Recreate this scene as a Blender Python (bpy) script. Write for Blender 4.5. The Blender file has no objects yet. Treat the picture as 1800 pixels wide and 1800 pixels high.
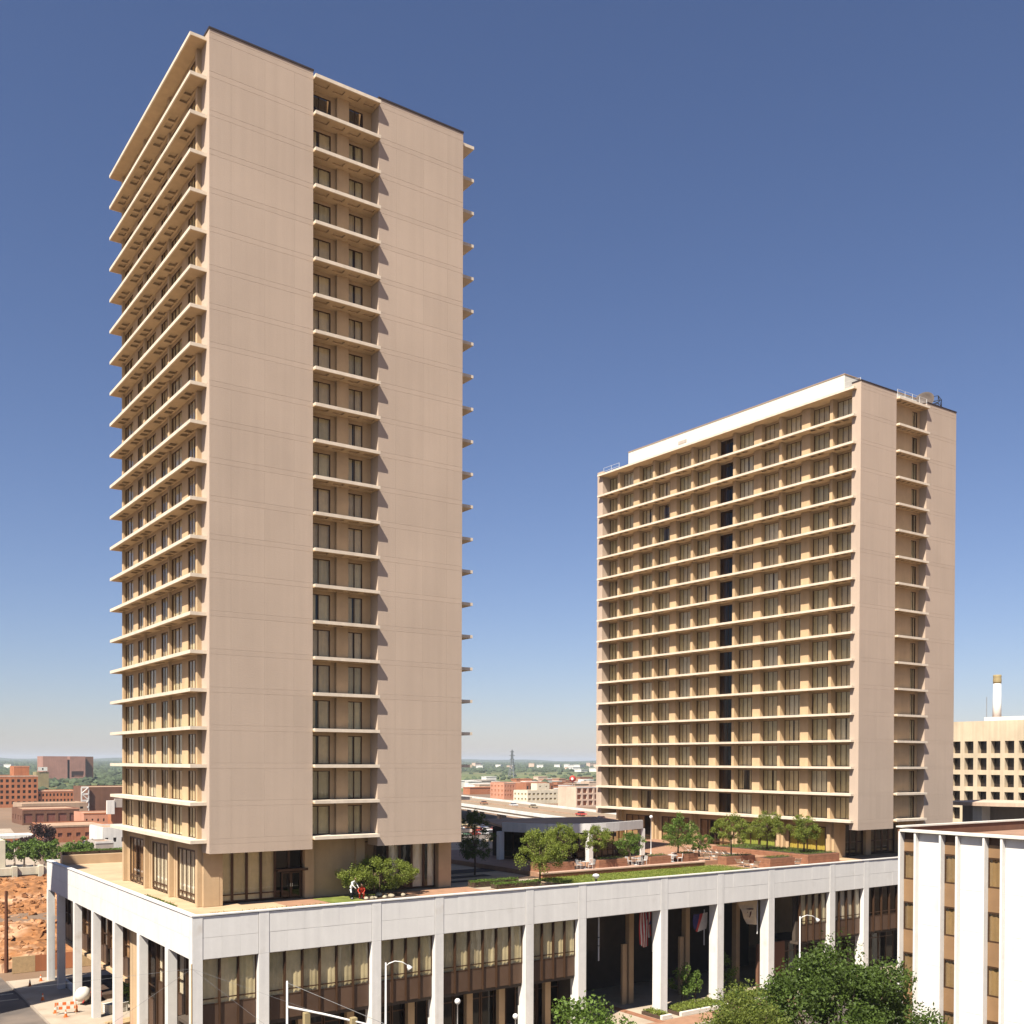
import bpy, math, random
from mathutils import Vector, Matrix
R = math.radians
sc = bpy.context.scene
C = sc.collection
rnd = random.Random(7)

# ---------------------------------------------------------------- camera
cam_d = bpy.data.cameras.new('camera'); cam = bpy.data.objects.new('camera', cam_d); C.objects.link(cam)
F, CY, PITCH, ROLL = 1824.0, 1360.6, 0.0124, 0.0035
TH = math.atan2(.5744, .8185)
fh = Vector((math.sin(TH), math.cos(TH), 0)); r0 = Vector((math.cos(TH), -math.sin(TH), 0)); zz = Vector((0, 0, 1))
fw = fh*math.cos(PITCH) - zz*math.sin(PITCH); up0 = fh*math.sin(PITCH) + zz*math.cos(PITCH)
rt = r0*math.cos(ROLL) + up0*math.sin(ROLL); upv = up0*math.cos(ROLL) - r0*math.sin(ROLL)
cam.matrix_world = Matrix(((rt.x, upv.x, -fw.x, -23.75), (rt.y, upv.y, -fw.y, -73.4), (rt.z, upv.z, -fw.z, 24.5), (0, 0, 0, 1)))
cam_d.sensor_width = 36; cam_d.lens = 36*F/1800; cam_d.shift_y = (CY-900)/1800
cam_d.clip_start = .5; cam_d.clip_end = 40000
sc.camera = cam
# ---------------------------------------------------------------- sky, sun, exposure
SUN = Vector((1, .47, -1.42)).normalized()          # direction the light travels
w = bpy.data.worlds.new('World'); sc.world = w; w.use_nodes = True
nt = w.node_tree; bg = nt.nodes['Background']
sky = nt.nodes.new('ShaderNodeTexSky'); sky.sky_type = 'NISHITA'; sky.sun_disc = False
sky.sun_elevation = math.asin(-SUN.z); sky.sun_rotation = math.atan2(-SUN.x, -SUN.y)
sky.altitude = 0; sky.air_density = 1.0; sky.dust_density = .35; sky.ozone_density = 4.5
tint = nt.nodes.new('ShaderNodeVectorMath'); tint.operation = 'MULTIPLY'; tint.inputs[1].default_value = (1.05, .955, 1.06)   # the film's violet cast on the whole sky
nt.links.new(sky.outputs[0], tint.inputs[0]); nt.links.new(tint.outputs[0], bg.inputs[0]); bg.inputs[1].default_value = .05
sl = bpy.data.lights.new('sun', 'SUN'); so = bpy.data.objects.new('sun', sl); C.objects.link(so)
sl.energy = 5.0; sl.angle = R(.5); sl.color = (1, .94, .85)
so.rotation_euler = SUN.to_track_quat('-Z', 'Y').to_euler(); so.location = (-60, -60, 120)
vs = sc.view_settings; vs.view_transform = 'Standard'; vs.look = 'None'; vs.exposure = 1.0; vs.gamma = 1; vs.use_curve_mapping = False
sc.cycles.use_denoising = True
sc.cycles.max_bounces = 4; sc.cycles.volume_bounces = 0; sc.cycles.diffuse_bounces = 1; sc.cycles.transparent_max_bounces = 8

# ---------------------------------------------------------------- materials
ALB = .80          # overall reflectance of the weathered surfaces
def mat(name, col, rough=.8, var=.12, scale=2.0, bump=0, bscale=None, objvar=0, metal=0, spec=.3, streak=0, island=0, dirt=None):
    m = bpy.data.materials.new(name); m.use_nodes = True; t = m.node_tree; n = t.nodes; l = t.links
    b = n['Principled BSDF']; b.inputs['Roughness'].default_value = rough; b.inputs['Metallic'].default_value = metal
    b.inputs['Specular IOR Level'].default_value = spec
    tc = n.new('ShaderNodeTexCoord'); geo = n.new('ShaderNodeNewGeometry')
    nz = n.new('ShaderNodeTexNoise'); nz.inputs['Scale'].default_value = scale; nz.inputs['Detail'].default_value = 6; nz.inputs['Roughness'].default_value = .6
    l.new(geo.outputs['Position'], nz.inputs['Vector'])
    mr = n.new('ShaderNodeMapRange'); mr.inputs[1].default_value = .3; mr.inputs[2].default_value = .7
    mr.inputs[3].default_value = 1-var; mr.inputs[4].default_value = 1+var
    l.new(nz.outputs[0], mr.inputs[0]); val = mr.outputs[0]
    def mul(a, bsock):
        x = n.new('ShaderNodeMath'); x.operation = 'MULTIPLY'; l.new(a, x.inputs[0]); l.new(bsock, x.inputs[1]); return x.outputs[0]
    def rng(src, lo, hi):
        x = n.new('ShaderNodeMapRange'); x.inputs[3].default_value = lo; x.inputs[4].default_value = hi; l.new(src, x.inputs[0]); return x.outputs[0]
    if objvar:
        oi = n.new('ShaderNodeObjectInfo'); val = mul(val, rng(oi.outputs['Random'], 1-objvar, 1+objvar))
    if island:
        val = mul(val, rng(geo.outputs['Random Per Island'], 1-island, 1+island))
    if streak:
        mp = n.new('ShaderNodeMapping'); mp.inputs['Scale'].default_value = (1.6, 1.6, .06); l.new(geo.outputs['Position'], mp.inputs[0])
        n2 = n.new('ShaderNodeTexNoise'); n2.inputs['Scale'].default_value = 1.2; n2.inputs['Detail'].default_value = 5; l.new(mp.outputs[0], n2.inputs['Vector'])
        x = n.new('ShaderNodeMapRange'); x.inputs[1].default_value = .35; x.inputs[2].default_value = .7; x.inputs[3].default_value = 1+streak*.4; x.inputs[4].default_value = 1-streak
        l.new(n2.outputs[0], x.inputs[0]); val = mul(val, x.outputs[0])
    mx = n.new('ShaderNodeVectorMath'); mx.operation = 'SCALE'; mx.inputs[0].default_value = [c_*ALB for c_ in col[:3]]; l.new(val, mx.inputs['Scale'])
    out = mx.outputs[0]
    if dirt:
        dcol, dsc, lo, hi = dirt
        n3 = n.new('ShaderNodeTexNoise'); n3.inputs['Scale'].default_value = dsc; n3.inputs['Detail'].default_value = 7; l.new(geo.outputs['Position'], n3.inputs['Vector'])
        x = n.new('ShaderNodeMapRange'); x.inputs[1].default_value = lo; x.inputs[2].default_value = hi; l.new(n3.outputs[0], x.inputs[0])
        mc = n.new('ShaderNodeMix'); mc.data_type = 'RGBA'; l.new(x.outputs[0], mc.inputs[0]); l.new(out, mc.inputs[6]); mc.inputs[7].default_value = (*dcol, 1); out = mc.outputs[2]
    l.new(out, b.inputs['Base Color'])
    if bump:
        n4 = n.new('ShaderNodeTexNoise'); n4.inputs['Scale'].default_value = bscale or scale*6; n4.inputs['Detail'].default_value = 4; l.new(geo.outputs['Position'], n4.inputs['Vector'])
        bp = n.new('ShaderNodeBump'); bp.inputs['Strength'].default_value = bump; bp.inputs['Distance'].default_value = .05
        l.new(n4.outputs[0], bp.inputs['Height']); l.new(bp.outputs[0], b.inputs['Normal'])
    return m

def leafmat(name, col, var=.35, trans=.35):
    m = mat(name, [c_*1.45 for c_ in col], .55, .15, .8, island=var, spec=.25); t = m.node_tree; n = t.nodes; l = t.links
    b = n['Principled BSDF']; o = n['Material Output']
    tr = n.new('ShaderNodeBsdfTranslucent'); mx = n.new('ShaderNodeMixShader'); mx.inputs[0].default_value = trans
    src = b.inputs['Base Color'].links[0].from_socket
    sc_ = n.new('ShaderNodeVectorMath'); sc_.operation = 'MULTIPLY'; sc_.inputs[1].default_value = (1.3, 1.35, .6); l.new(src, sc_.inputs[0])
    l.new(sc_.outputs[0], tr.inputs[0]); l.new(b.outputs[0], mx.inputs[1]); l.new(tr.outputs[0], mx.inputs[2]); l.new(mx.outputs[0], o.inputs[0])
    return m

def glassmat(name, tint, refl=.10, rough=.02):
    m = bpy.data.materials.new(name); m.use_nodes = True; t = m.node_tree; n = t.nodes; l = t.links; n.remove(n['Principled BSDF'])
    o = n['Material Output']; tr = n.new('ShaderNodeBsdfTransparent'); tr.inputs[0].default_value = (*tint, 1)
    g = n.new('ShaderNodeBsdfGlossy'); g.inputs[0].default_value = (.9, .9, .88, 1); g.inputs['Roughness'].default_value = rough
    fr = n.new('ShaderNodeLayerWeight'); pw = n.new('ShaderNodeMath'); pw.operation = 'POWER'; pw.inputs[1].default_value = 4.5; l.new(fr.outputs['Facing'], pw.inputs[0])
    ad = n.new('ShaderNodeMath'); ad.operation = 'MULTIPLY_ADD'; ad.inputs[1].default_value = .85; ad.inputs[2].default_value = refl-.02; ad.use_clamp = True; l.new(pw.outputs[0], ad.inputs[0])
    geo = n.new('ShaderNodeNewGeometry'); nz = n.new('ShaderNodeTexNoise'); nz.inputs['Scale'].default_value = .8; l.new(geo.outputs['Position'], nz.inputs['Vector'])
    bp = n.new('ShaderNodeBump'); bp.inputs['Strength'].default_value = .12; bp.inputs['Distance'].default_value = .03; l.new(nz.outputs[0], bp.inputs['Height']); l.new(bp.outputs[0], g.inputs['Normal'])
    mx = n.new('ShaderNodeMixShader'); l.new(ad.outputs[0], mx.inputs[0]); l.new(tr.outputs[0], mx.inputs[1]); l.new(g.outputs[0], mx.inputs[2]); l.new(mx.outputs[0], o.inputs[0])
    return m

M = {}
M['conc'] = mat('pinkish_precast_concrete', (.56, .43, .323), .9, .05, .13, .2, 9, objvar=.024, streak=.04)
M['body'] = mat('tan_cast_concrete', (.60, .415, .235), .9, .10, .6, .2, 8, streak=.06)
M['slab'] = mat('cream_slab_concrete', (.80, .67, .51), .85, .09, .9, .15, 10, objvar=.03, streak=.08)
M['white'] = mat('white_painted_concrete', (.80, .75, .64), .7, .06, 1.2, .1, 8, streak=.05)
M['marble'] = mat('white_veined_marble', (.86, .82, .75), .45, .03, .9, 0.06, 5, objvar=.022, streak=.05, dirt=((.56, .52, .46), .55, .62, .85))
M['mcol'] = mat('pale_stone_column', (.85, .81, .74), .55, .05, 1.4, .08, 7, streak=.10, dirt=((.50, .44, .36), .7, .60, .85))
M['coping'] = mat('dark_metal_coping', (.05, .035, .03), .6)
M['bronze'] = mat('dark_bronze_frame', (.10, .052, .027), .45, .1, 3, metal=.4)
M['bronze2'] = mat('brown_anodised_panel', (.135, .08, .05), .5, .1, .8, objvar=.15, metal=.2)
M['glass'] = glassmat('bronze_tinted_glass', (.93, .88, .78), .07)
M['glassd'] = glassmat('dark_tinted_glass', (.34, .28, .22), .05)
M['cur1'] = mat('linen_curtain', (.80, .68, .47), .95, .1, 1.5, objvar=.14)
M['cur2'] = mat('greenish_sheer_curtain', (.74, .67, .46), .95, .1, 1.5, objvar=.16)
M['cur3'] = mat('brown_curtain', (.42, .27, .16), .95, .1, 1.5, objvar=.15)
M['curw'] = mat('white_sheer_curtain', (.90, .85, .72), .95, .08, 1.5, objvar=.08)
M['curg'] = mat('lime_curtain', (.30, .38, .07), .95, .1, 1.5)
M['cury'] = mat('mustard_curtain', (.55, .45, .10), .95, .1, 1.5)
M['dish'] = mat('dull_dark_metal', (.13, .10, .08), .6, .2, 2)
M['curb'] = mat('bronze_curtain', (.30, .21, .11), .95, .1, 1.5, objvar=.25)
M['spand'] = mat('tan_bronze_spandrel', (.30, .175, .085), .5, .08, .8, objvar=.08)
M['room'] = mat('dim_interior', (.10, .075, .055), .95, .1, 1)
M['deck'] = mat('tan_deck_paving', (.60, .42, .25), .9, .12, .5, .2, 6, dirt=((.40, .26, .15), .35, .5, .75))
M['tile'] = mat('terracotta_paving', (.40, .22, .13), .85, .14, 1.2, .2, 8, objvar=.06)
M['brick'] = mat('orange_brick', (.34, .155, .085), .9, .18, 2.2, .3, 14, objvar=.08)
M['ledge'] = mat('pink_stone_ledge', (.58, .38, .28), .8, .1, 1.5, objvar=.05)
M['lawn'] = mat('lawn', (.17, .20, .035), .95, .25, .9, .6, 20, dirt=((.30, .27, .07), .6, .52, .72))
M['hedge'] = leafmat('hedge_leaves', (.085, .13, .022), .4)
M['leafl'] = leafmat('light_locust_leaves', (.16, .19, .035), .35, .4)
M['leafd'] = leafmat('dark_oak_leaves', (.056, .085, .015), .45, .3)
M['leafm'] = leafmat('mid_green_leaves', (.10, .15, .028), .4, .35)
M['leafp'] = leafmat('dark_purple_leaves', (.06, .032, .03), .4, .25)
M['bark'] = mat('bark', (.13, .085, .055), .95, .2, 6, .5, 20)
M['leafo'] = leafmat('olive_leaves', (.105, .125, .022), .4, .35)
M['barkp'] = mat('pale_bark', (.55, .45, .36), .95, .2, 6, .3, 20)
M['soil'] = mat('dark_soil', (.09, .055, .035), .95, .2, 3, .4, 14)
M['rock'] = mat('pale_boulder', (.45, .38, .26), .9, .2, 3, .4, 9, objvar=.2)
M['walk'] = mat('concrete_sidewalk', (.47, .38, .28), .9, .12, .4, .2, 8, objvar=.05, dirt=((.30, .22, .15), .3, .5, .75))
M['asph'] = mat('worn_asphalt', (.14, .115, .095), .9, .15, .3, .2, 20, dirt=((.22, .17, .13), .12, .45, .7))
M['kerb'] = mat('kerb_concrete', (.38, .31, .24), .9, .12, 1, objvar=.05)
M['yell'] = mat('faded_road_paint', (.60, .52, .36), .8, .15, 2)
M['ground'] = mat('dusty_city_ground', (.26, .165, .10), .95, .25, .02, dirt=((.17, .12, .08), .008, .45, .65))
M['earth'] = mat('orange_excavated_earth', (.37, .165, .062), .95, .40, .5, .9, 1.6, dirt=((.56, .34, .20), .16, .52, .66))
M['field'] = mat('distant_meadow', (.145, .165, .055), .95, .3, .004, dirt=((.22, .17, .08), .006, .55, .7))
M['wood'] = mat('distant_woodland', (.065, .085, .040), .95, .25, .01, island=.4)
M['metal'] = mat('white_painted_steel', (.74, .72, .68), .4, .06, 2)
M['galv'] = mat('galvanised_steel', (.42, .42, .41), .45, .1, 3, metal=.6)
M['blk'] = mat('black_metal', (.02, .018, .016), .5)
M['globe'] = mat('white_lamp_globe', (.85, .84, .80), .25, .02, 1)
M['red'] = mat('red_paint', (.55, .05, .03), .45, .12, 1)
M['orange'] = mat('orange_plastic', (.75, .16, .03), .55, .1, 2)
M['lumber'] = mat('raw_lumber', (.55, .38, .20), .9, .15, 3, objvar=.15)
M['creo'] = mat('creosoted_timber', (.16, .06, .03), .95, .2, 5, .3, 12)
M['skin'] = mat('skin', (.45, .26, .17), .6)
M['hair'] = mat('dark_hair', (.03, .02, .015), .7)
M['shirtw'] = mat('white_cotton', (.80, .78, .74), .9)
M['shirtr'] = mat('red_cotton', (.60, .06, .03), .9)
M['pants'] = mat('dark_trousers', (.03, .028, .03), .9)
for k, c in {'b_brick': (.42, .17, .085), 'b_salmon': (.60, .29, .18), 'b_dark': (.20, .095, .055), 'b_tan': (.48, .33, .22), 'b_orange': (.50, .19, .085), 'b_pink': (.42, .215, .16),
             'b_olive': (.36, .28, .14), 'b_cream': (.78, .70, .52), 'b_white': (.82, .78, .70), 'b_grey': (.50, .43, .36), 'b_pinkw': (.72, .52, .38), 'b_beige': (.70, .56, .38), 'b_maroon': (.22, .085, .06)}.items():
    M[k] = mat(k[2:]+'_wall', c, .9, .15, .15, objvar=.03, streak=.12)
M['hwy'] = mat('worn_highway_concrete', (.34, .25, .16), .9, .12, .1)
M['roof'] = mat('gravel_roof', (.50, .32, .20), .95, .2, .2, .3, 8)
M['roofr'] = mat('reddish_gravel_roof', (.38, .23, .15), .95, .2, .4, .4, 10)
M['hole'] = mat('dark_window_glass', (.028, .02, .018), .2, .1, 1, spec=.5)
for i, c in enumerate([(.75, .73, .70), (.55, .06, .04), (.10, .12, .20), (.45, .36, .22), (.06, .06, .06), (.62, .50, .30), (.12, .22, .13), (.42, .20, .10)]):
    M['car%d' % i] = mat('car_paint_%d' % i, c, .25, .04, 1, spec=.6)
M['tyre'] = mat('tyre_rubber', (.02, .02, .02), .9)
M['chrome'] = mat('chrome', (.6, .6, .6), .15, .02, 1, metal=1)

# ---------------------------------------------------------------- mesh helpers
class MB:
    def __init__(s): s.v = []; s.f = []; s.smooth = False
    def box(s, x0, x1, y0, y1, z0, z1):
        i = len(s.v)
        s.v += [(x0, y0, z0), (x1, y0, z0), (x1, y1, z0), (x0, y1, z0), (x0, y0, z1), (x1, y0, z1), (x1, y1, z1), (x0, y1, z1)]
        s.f += [(i, i+3, i+2, i+1), (i+4, i+5, i+6, i+7), (i, i+1, i+5, i+4), (i+1, i+2, i+6, i+5), (i+2, i+3, i+7, i+6), (i+3, i, i+4, i+7)]
        return s
    def bev(s, x0, x1, y0, y1, z0, z1, b):
        i = len(s.v)          # box with chamfered vertical and horizontal edges on all sides
        for z, o in ((z0, b), (z0+b, 0), (z1-b, 0), (z1, b)):
            s.v += [(x0+o, y0+o, z), (x1-o, y0+o, z), (x1-o, y1-o, z), (x0+o, y1-o, z)]
        s.f.append((i+3, i+2, i+1, i)); s.f.append((i+12, i+13, i+14, i+15))
        for k in range(3):
            a = i+4*k
            for q in range(4): s.f.append((a+q, a+(q+1) % 4, a+4+(q+1) % 4, a+4+q))
        return s
    def quad(s, *p): i = len(s.v); s.v += list(p); s.f.append(tuple(range(i, i+len(p)))); return s
    def prism(s, pts, z0, z1):
        i = len(s.v); n = len(pts)
        s.v += [(x, y, z0) for x, y in pts]+[(x, y, z1) for x, y in pts]
        s.f.append(tuple(range(i+n-1, i-1, -1))); s.f.append(tuple(range(i+n, i+2*n)))
        for k in range(n): s.f.append((i+k, i+(k+1) % n, i+n+(k+1) % n, i+n+k))
        return s
    def tube(s, pts, rad, n=8):
        pts = [Vector(p) for p in pts]; base = len(s.v); m = len(pts)
        rad = rad if isinstance(rad, (list, tuple)) else [rad]*m
        for k, p in enumerate(pts):
            d = (pts[min(k+1, m-1)]-pts[max(k-1, 0)]).normalized()
            a = d.orthogonal().normalized() if abs(d.z) < .95 else Vector((1, 0, 0)); a = (a-d*a.dot(d)).normalized(); b = d.cross(a)
            for q in range(n):
                t = 2*math.pi*q/n; s.v.append(tuple(p+(a*math.cos(t)+b*math.sin(t))*rad[k]))
        for k in range(m-1):
            for q in range(n):
                i = base+k*n; s.f.append((i+q, i+(q+1) % n, i+n+(q+1) % n, i+n+q))
        s.f.append(tuple(base+q for q in reversed(range(n)))); s.f.append(tuple(base+(m-1)*n+q for q in range(n)))
        return s
    def lathe(s, prof, n=16, c=(0, 0, 0)):
        base = len(s.v); m = len(prof)
        for r_, z in prof:
            for q in range(n):
                t = 2*math.pi*q/n; s.v.append((c[0]+r_*math.cos(t), c[1]+r_*math.sin(t), c[2]+z))
        for k in range(m-1):
            for q in range(n):
                i = base+k*n; s.f.append((i+q, i+(q+1) % n, i+n+(q+1) % n, i+n+q))
        s.f.append(tuple(base+q for q in reversed(range(n)))); s.f.append(tuple(base+(m-1)*n+q for q in range(n)))
        return s
    def sphere(s, c, r_, n=12, sq=1):
        return s.lathe([(max(.001, r_*math.sin(math.pi*k/(n//2+2))), -r_*sq*math.cos(math.pi*k/(n//2+2))) for k in range(n//2+3)], n, c)
    def mesh(s, name, m, smooth=False):
        me = bpy.data.meshes.new(name); me.from_pydata(s.v, [], s.f); me.materials.append(M[m] if isinstance(m, str) else m)
        if smooth: me.polygons.foreach_set('use_smooth', [True]*len(me.polygons))
        me.update(); return me
    def build(s, name, m, parent=None, loc=(0, 0, 0), rz=0, smooth=False, **kw):
        return inst(s.mesh(name, m, smooth), name, parent, loc, rz, **kw)

def inst(me, name, parent=None, loc=(0, 0, 0), rz=0, scale=None, kind=None, label=None, cat=None, group=None):
    o = bpy.data.objects.new(name, me); C.objects.link(o); o.location = loc; o.rotation_euler = (0, 0, rz)
    if scale: o.scale = scale
    if parent: o.parent = parent
    if kind: o['kind'] = kind
    if label: o['label'] = label
    if cat: o['category'] = cat
    if group: o['group'] = group
    return o
def thing(name, label, cat, loc=(0, 0, 0), rz=0, group=None):
    return inst(None, name, None, loc, rz, label=label, cat=cat, group=group)
def dup(root, loc, rz=None, label=None, group=None, matmap=None):
    def cp(o, par):
        c = o.copy(); C.objects.link(c); c.parent = par
        for ch in o.children: cp(ch, c)
        return c
    r = cp(root, None); r.location = loc
    if rz is not None: r.rotation_euler = (0, 0, rz)
    if label: r['label'] = label
    if group: r['group'] = group
    return r

# window meshes: front faces -Y, x from 0 to w, z from 0 to h
_wc = {}
def win_frame(w_, h_, n, tr=None, fw_=.07, d=.07, m='bronze'):
    k = ('f', round(w_, 2), round(h_, 2), n, tr, fw_, m)
    if k not in _wc:
        b = MB()
        b.box(0, w_, 0, d, h_-fw_, h_); b.box(0, w_, 0, d, 0, fw_)
        for i in range(n+1):
            x = min(max(i*w_/n-fw_/2, 0), w_-fw_); b.box(x, x+fw_, .004, d-.004, fw_, h_-fw_)
        if tr:
            for i in range(n):
                x0 = i*w_/n+(fw_ if i == 0 else fw_/2); x1 = (i+1)*w_/n-(fw_ if i == n-1 else fw_/2); b.box(x0, x1, .012, d-.012, tr-fw_/2, tr+fw_/2)
        _wc[k] = b.mesh('window', m)
    return _wc[k]
def win_pane(w_, h_, m='glass', y=.05):
    k = ('p', round(w_, 2), round(h_, 2), m)
    if k not in _wc: _wc[k] = MB().quad((.03, y, .03), (w_-.03, y, .03), (w_-.03, y, h_-.03), (.03, y, h_-.03)).mesh('pane', m)
    return _wc[k]
def curtain(w_, h_, spans, m, seed=0):
    k = ('c', round(w_, 2), round(h_, 2), tuple(spans), m, seed)
    if k not in _wc:
        b = MB(); r_ = random.Random(seed*31+int(w_*100))
        for a, e in spans:
            L = (e-a)*w_; n = max(6, int(L/.11)); prev = None; ph = r_.random()*6
            for i in range(n+1):
                x = a*w_+L*i/n; y = .17+.035*math.sin(i*1.9+ph)+.018*math.sin(i*.7+ph*2)
                p = len(b.v); b.v += [(x, y, .04), (x+.02*math.sin(i), y*.9+.02, h_-.02)]
                if prev is not None: b.f.append((prev, p, p+1, prev+1))
                prev = p
        _wc[k] = b.mesh('curtain', m, True)
    return _wc[k]
SPANS = [((0, 1),), ((0, 1),), ((0, 1),), ((0, .46), (.53, 1)), ((0, .72),), ((.3, 1),), ((0, .3), (.62, 1)), ((0, .42), (.5, 1))]
def window(parent, w_, h_, loc, rz, n, tr=None, curt=None, spans=None, gl='glass', seed=0, fw_=.07):
    o = inst(win_frame(w_, h_, n, tr, fw_), 'window', parent, loc, rz)
    inst(win_pane(w_, h_, gl), 'pane', o)
    if curt: inst(curtain(w_, h_, spans or SPANS[seed % len(SPANS)], curt, seed % 5), 'curtain', o)
    return o
RW = -math.pi/2      # windows on faces that look towards -X: width runs towards -Y

# ================================================================ ground
def sheet(name, pts, z, m, kind='structure', **kw):
    return MB().quad(*[(x, y, z) for x, y in pts]).build(name, m, kind=kind, **kw)
def rect(x0, x1, y0, y1): return [(x0, y0), (x1, y0), (x1, y1), (x0, y1)]
sheet('ground', rect(-9000, 16000, -400, 18000), -.03, 'ground')
sheet('meadow', [(150, 700), (700, 560), (3500, 700), (3500, 6500), (-1500, 6500), (-300, 1500)], -.004, 'field')
sheet('road', rect(-17, -3.9, -120, 300), .0, 'asph')                 # street along the left side
sheet('road', rect(-3.9, 120, -20.5, -4.7), .0, 'asph')               # street along the front
sheet('road', rect(-60, -17, -20.5, -4.7), .0, 'asph')
def walk(name, x0, x1, y0, y1):
    MB().box(x0, x1, y0, y1, -.2, .13).build(name, 'walk', kind='structure')
walk('sidewalk', -3.7, 110, -4.5, 51.5); walk('sidewalk', -3.7, 110, -40, -20.7)
for a in ((-3.9, -3.7, -4.7, 51.5), (-3.7, 110, -4.7, -4.5), (-3.9, -3.7, -40, -20.7), (-3.7, 110, -20.7, -20.5)):
    L = max(a[1]-a[0], a[3]-a[2]); n = max(1, int(L/6)); par = None
    kb = inst(None, 'kerb', kind='structure')
    for i in range(n):
        b = MB()
        if a[1]-a[0] > 1: b.bev(a[0]+i*L/n+.012, a[0]+(i+1)*L/n-.012, a[2], a[3], -.2, .15, .02)
        else: b.bev(a[0], a[1], a[2]+i*L/n+.012, a[2]+(i+1)*L/n-.012, -.2, .15, .02)
        b.build('kerb_stone', 'kerb', kb)
for i in range(14): sheet('lane_marking', rect(-10.4, -10.25, 4+i*9, 7.5+i*9), .006, 'yell')
for i in range(8): sheet('lane_marking', rect(2+i*9, 5.5+i*9, -12.4, -12.25), .006, 'yell')
sheet('crossing_line', rect(-16.5, -4.2, 42.0, 42.4), .006, 'yell'); sheet('crossing_line', rect(-16.5, -4.2, 45.0, 45.4), .006, 'yell')
# excavation behind the podium: rough orange earth
_er = random.Random(3); _eb = [(_er.uniform(-30, 70), _er.uniform(60, 145), _er.uniform(1.5, 7), _er.uniform(-.7, 1.6)) for _ in range(110)]
def earth_z(x, y):
    return .15+.7*sum(h*math.exp(-((x-bx)**2+(y-by)**2)/(2*s_*s_)) for bx, by, s_, h in _eb)+2.2*max(0, min(1, (y-118)/18))
def earth():
    b = MB(); nx, ny = 110, 110; r_ = random.Random(4)
    for j in range(ny+1):
        for i in range(nx+1):
            x = -18+95*i/nx; y = 57.5+82*j/ny; z = earth_z(x, y)+r_.uniform(-.28, .28)
            if i in (0, nx) or j in (0,): z = -.1
            b.v.append((x+r_.uniform(-.3, .3), y+r_.uniform(-.3, .3), z))
    for j in range(ny):
        for i in range(nx):
            a = j*(nx+1)+i; b.f.append((a, a+1, a+nx+2, a+nx+1))
    b.build('excavated_earth', 'earth', kind='structure')
    b = MB(); r_ = random.Random(8)
    for i in range(1300):
        q = r_.random()**3; s_ = .12+.65*q; x, y = r_.uniform(-8, 36), r_.uniform(60, 137); k = len(b.v)
        b.sphere((x, y, earth_z(x, y)+.1), s_, 5, .6); b.v[k:] = [(vx+r_.uniform(-.35, .35)*s_, vy+r_.uniform(-.35, .35)*s_, vz+r_.uniform(-.35, .35)*s_) for vx, vy, vz in b.v[k:]]
    b.build('earth_clods', 'earth', kind='stuff', label='scattered clods of orange earth in the excavation')
earth()

# ================================================================ podium building
DK = 13.15        # roof deck level
pod = thing('podium_building', 'long white marble podium with tall columns carrying both hotel towers', 'building')
MB().box(.35, 104, .35, 49.6, 12.4, DK).build('roof_deck', 'deck', pod)
MB().box(.35, 104, .35, 49.6, 10.1, 12.4).build('upper_slab', 'mcol', pod)
FX = [(0, .75), (4.95, 5.75), (14.3, 15.1), (20.1, 20.9), (29.3, 30.15), (35.2, 36.1), (45.35, 46.25), (53.1, 54.0), (60.7, 61.6), (70.7, 71.6), (76.7, 77.6), (86.5, 87.4), (96, 96.9)]
LY = [(0, .75), (5.75, 6.5), (13.45, 14.2), (21.2, 21.95), (28.95, 29.7), (36.55, 37.3), (44.05, 44.8), (49.25, 50)]
def columns():
    for i, (a, b_) in enumerate(FX):
        if i == 0:
            bm = MB().bev(0, .75, 0, .75, .1, 13.32, .03); bm.build('column', 'mcol', pod)
        else:
            bm = MB().bev(a, b_, 0, 1.15, .1, 10.2, .03); bm.box(a, b_, 0, .3, 10.2, 13.32); bm.build('column', 'mcol', pod)
    for i, (a, b_) in enumerate(LY[1:]):
        bm = MB().bev(0, .7, a, b_, .1, 10.2, .03); bm.build('column', 'mcol', pod)
columns()
# marble fascia, slab by slab, two courses
def fascia_front(x0, x1):
    n = max(1, round((x1-x0)/1.45)); ww = (x1-x0)/n
    for i in range(n):
        for z0, z1 in ((10.2, 11.72), (11.74, 13.26)):
            dd = rnd.uniform(0, .018)
            MB().bev(x0+i*ww+.003, x0+(i+1)*ww-.003, .035-dd, .34, z0, z1, .004).build('marble_panel', 'marble', pod)
def fascia_left(y0, y1):
    n = max(1, round((y1-y0)/1.5)); ww = (y1-y0)/n
    for i in range(n):
        for z0, z1 in ((10.2, 11.72), (11.74, 13.26)):
            dd = rnd.uniform(0, .018)
            MB().bev(.035-dd, .34, y0+i*ww+.003, y0+(i+1)*ww-.003, z0, z1, .004).build('marble_panel', 'marble', pod)
for (a, b_), (c, d) in zip(FX[:-1], FX[1:]): fascia_front(b_+.03, c-.03)
fascia_left(.78, 50)
MB().box(-.05, 100, -.05, .42, 13.325, 13.42).box(-.05, .42, .42, 50, 13.325, 13.42).build('coping', 'marble', pod)
MB().box(.35, 104, 49.65, 50, 10.1, 13.4).build('rear_fascia', 'marble', pod)
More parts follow.
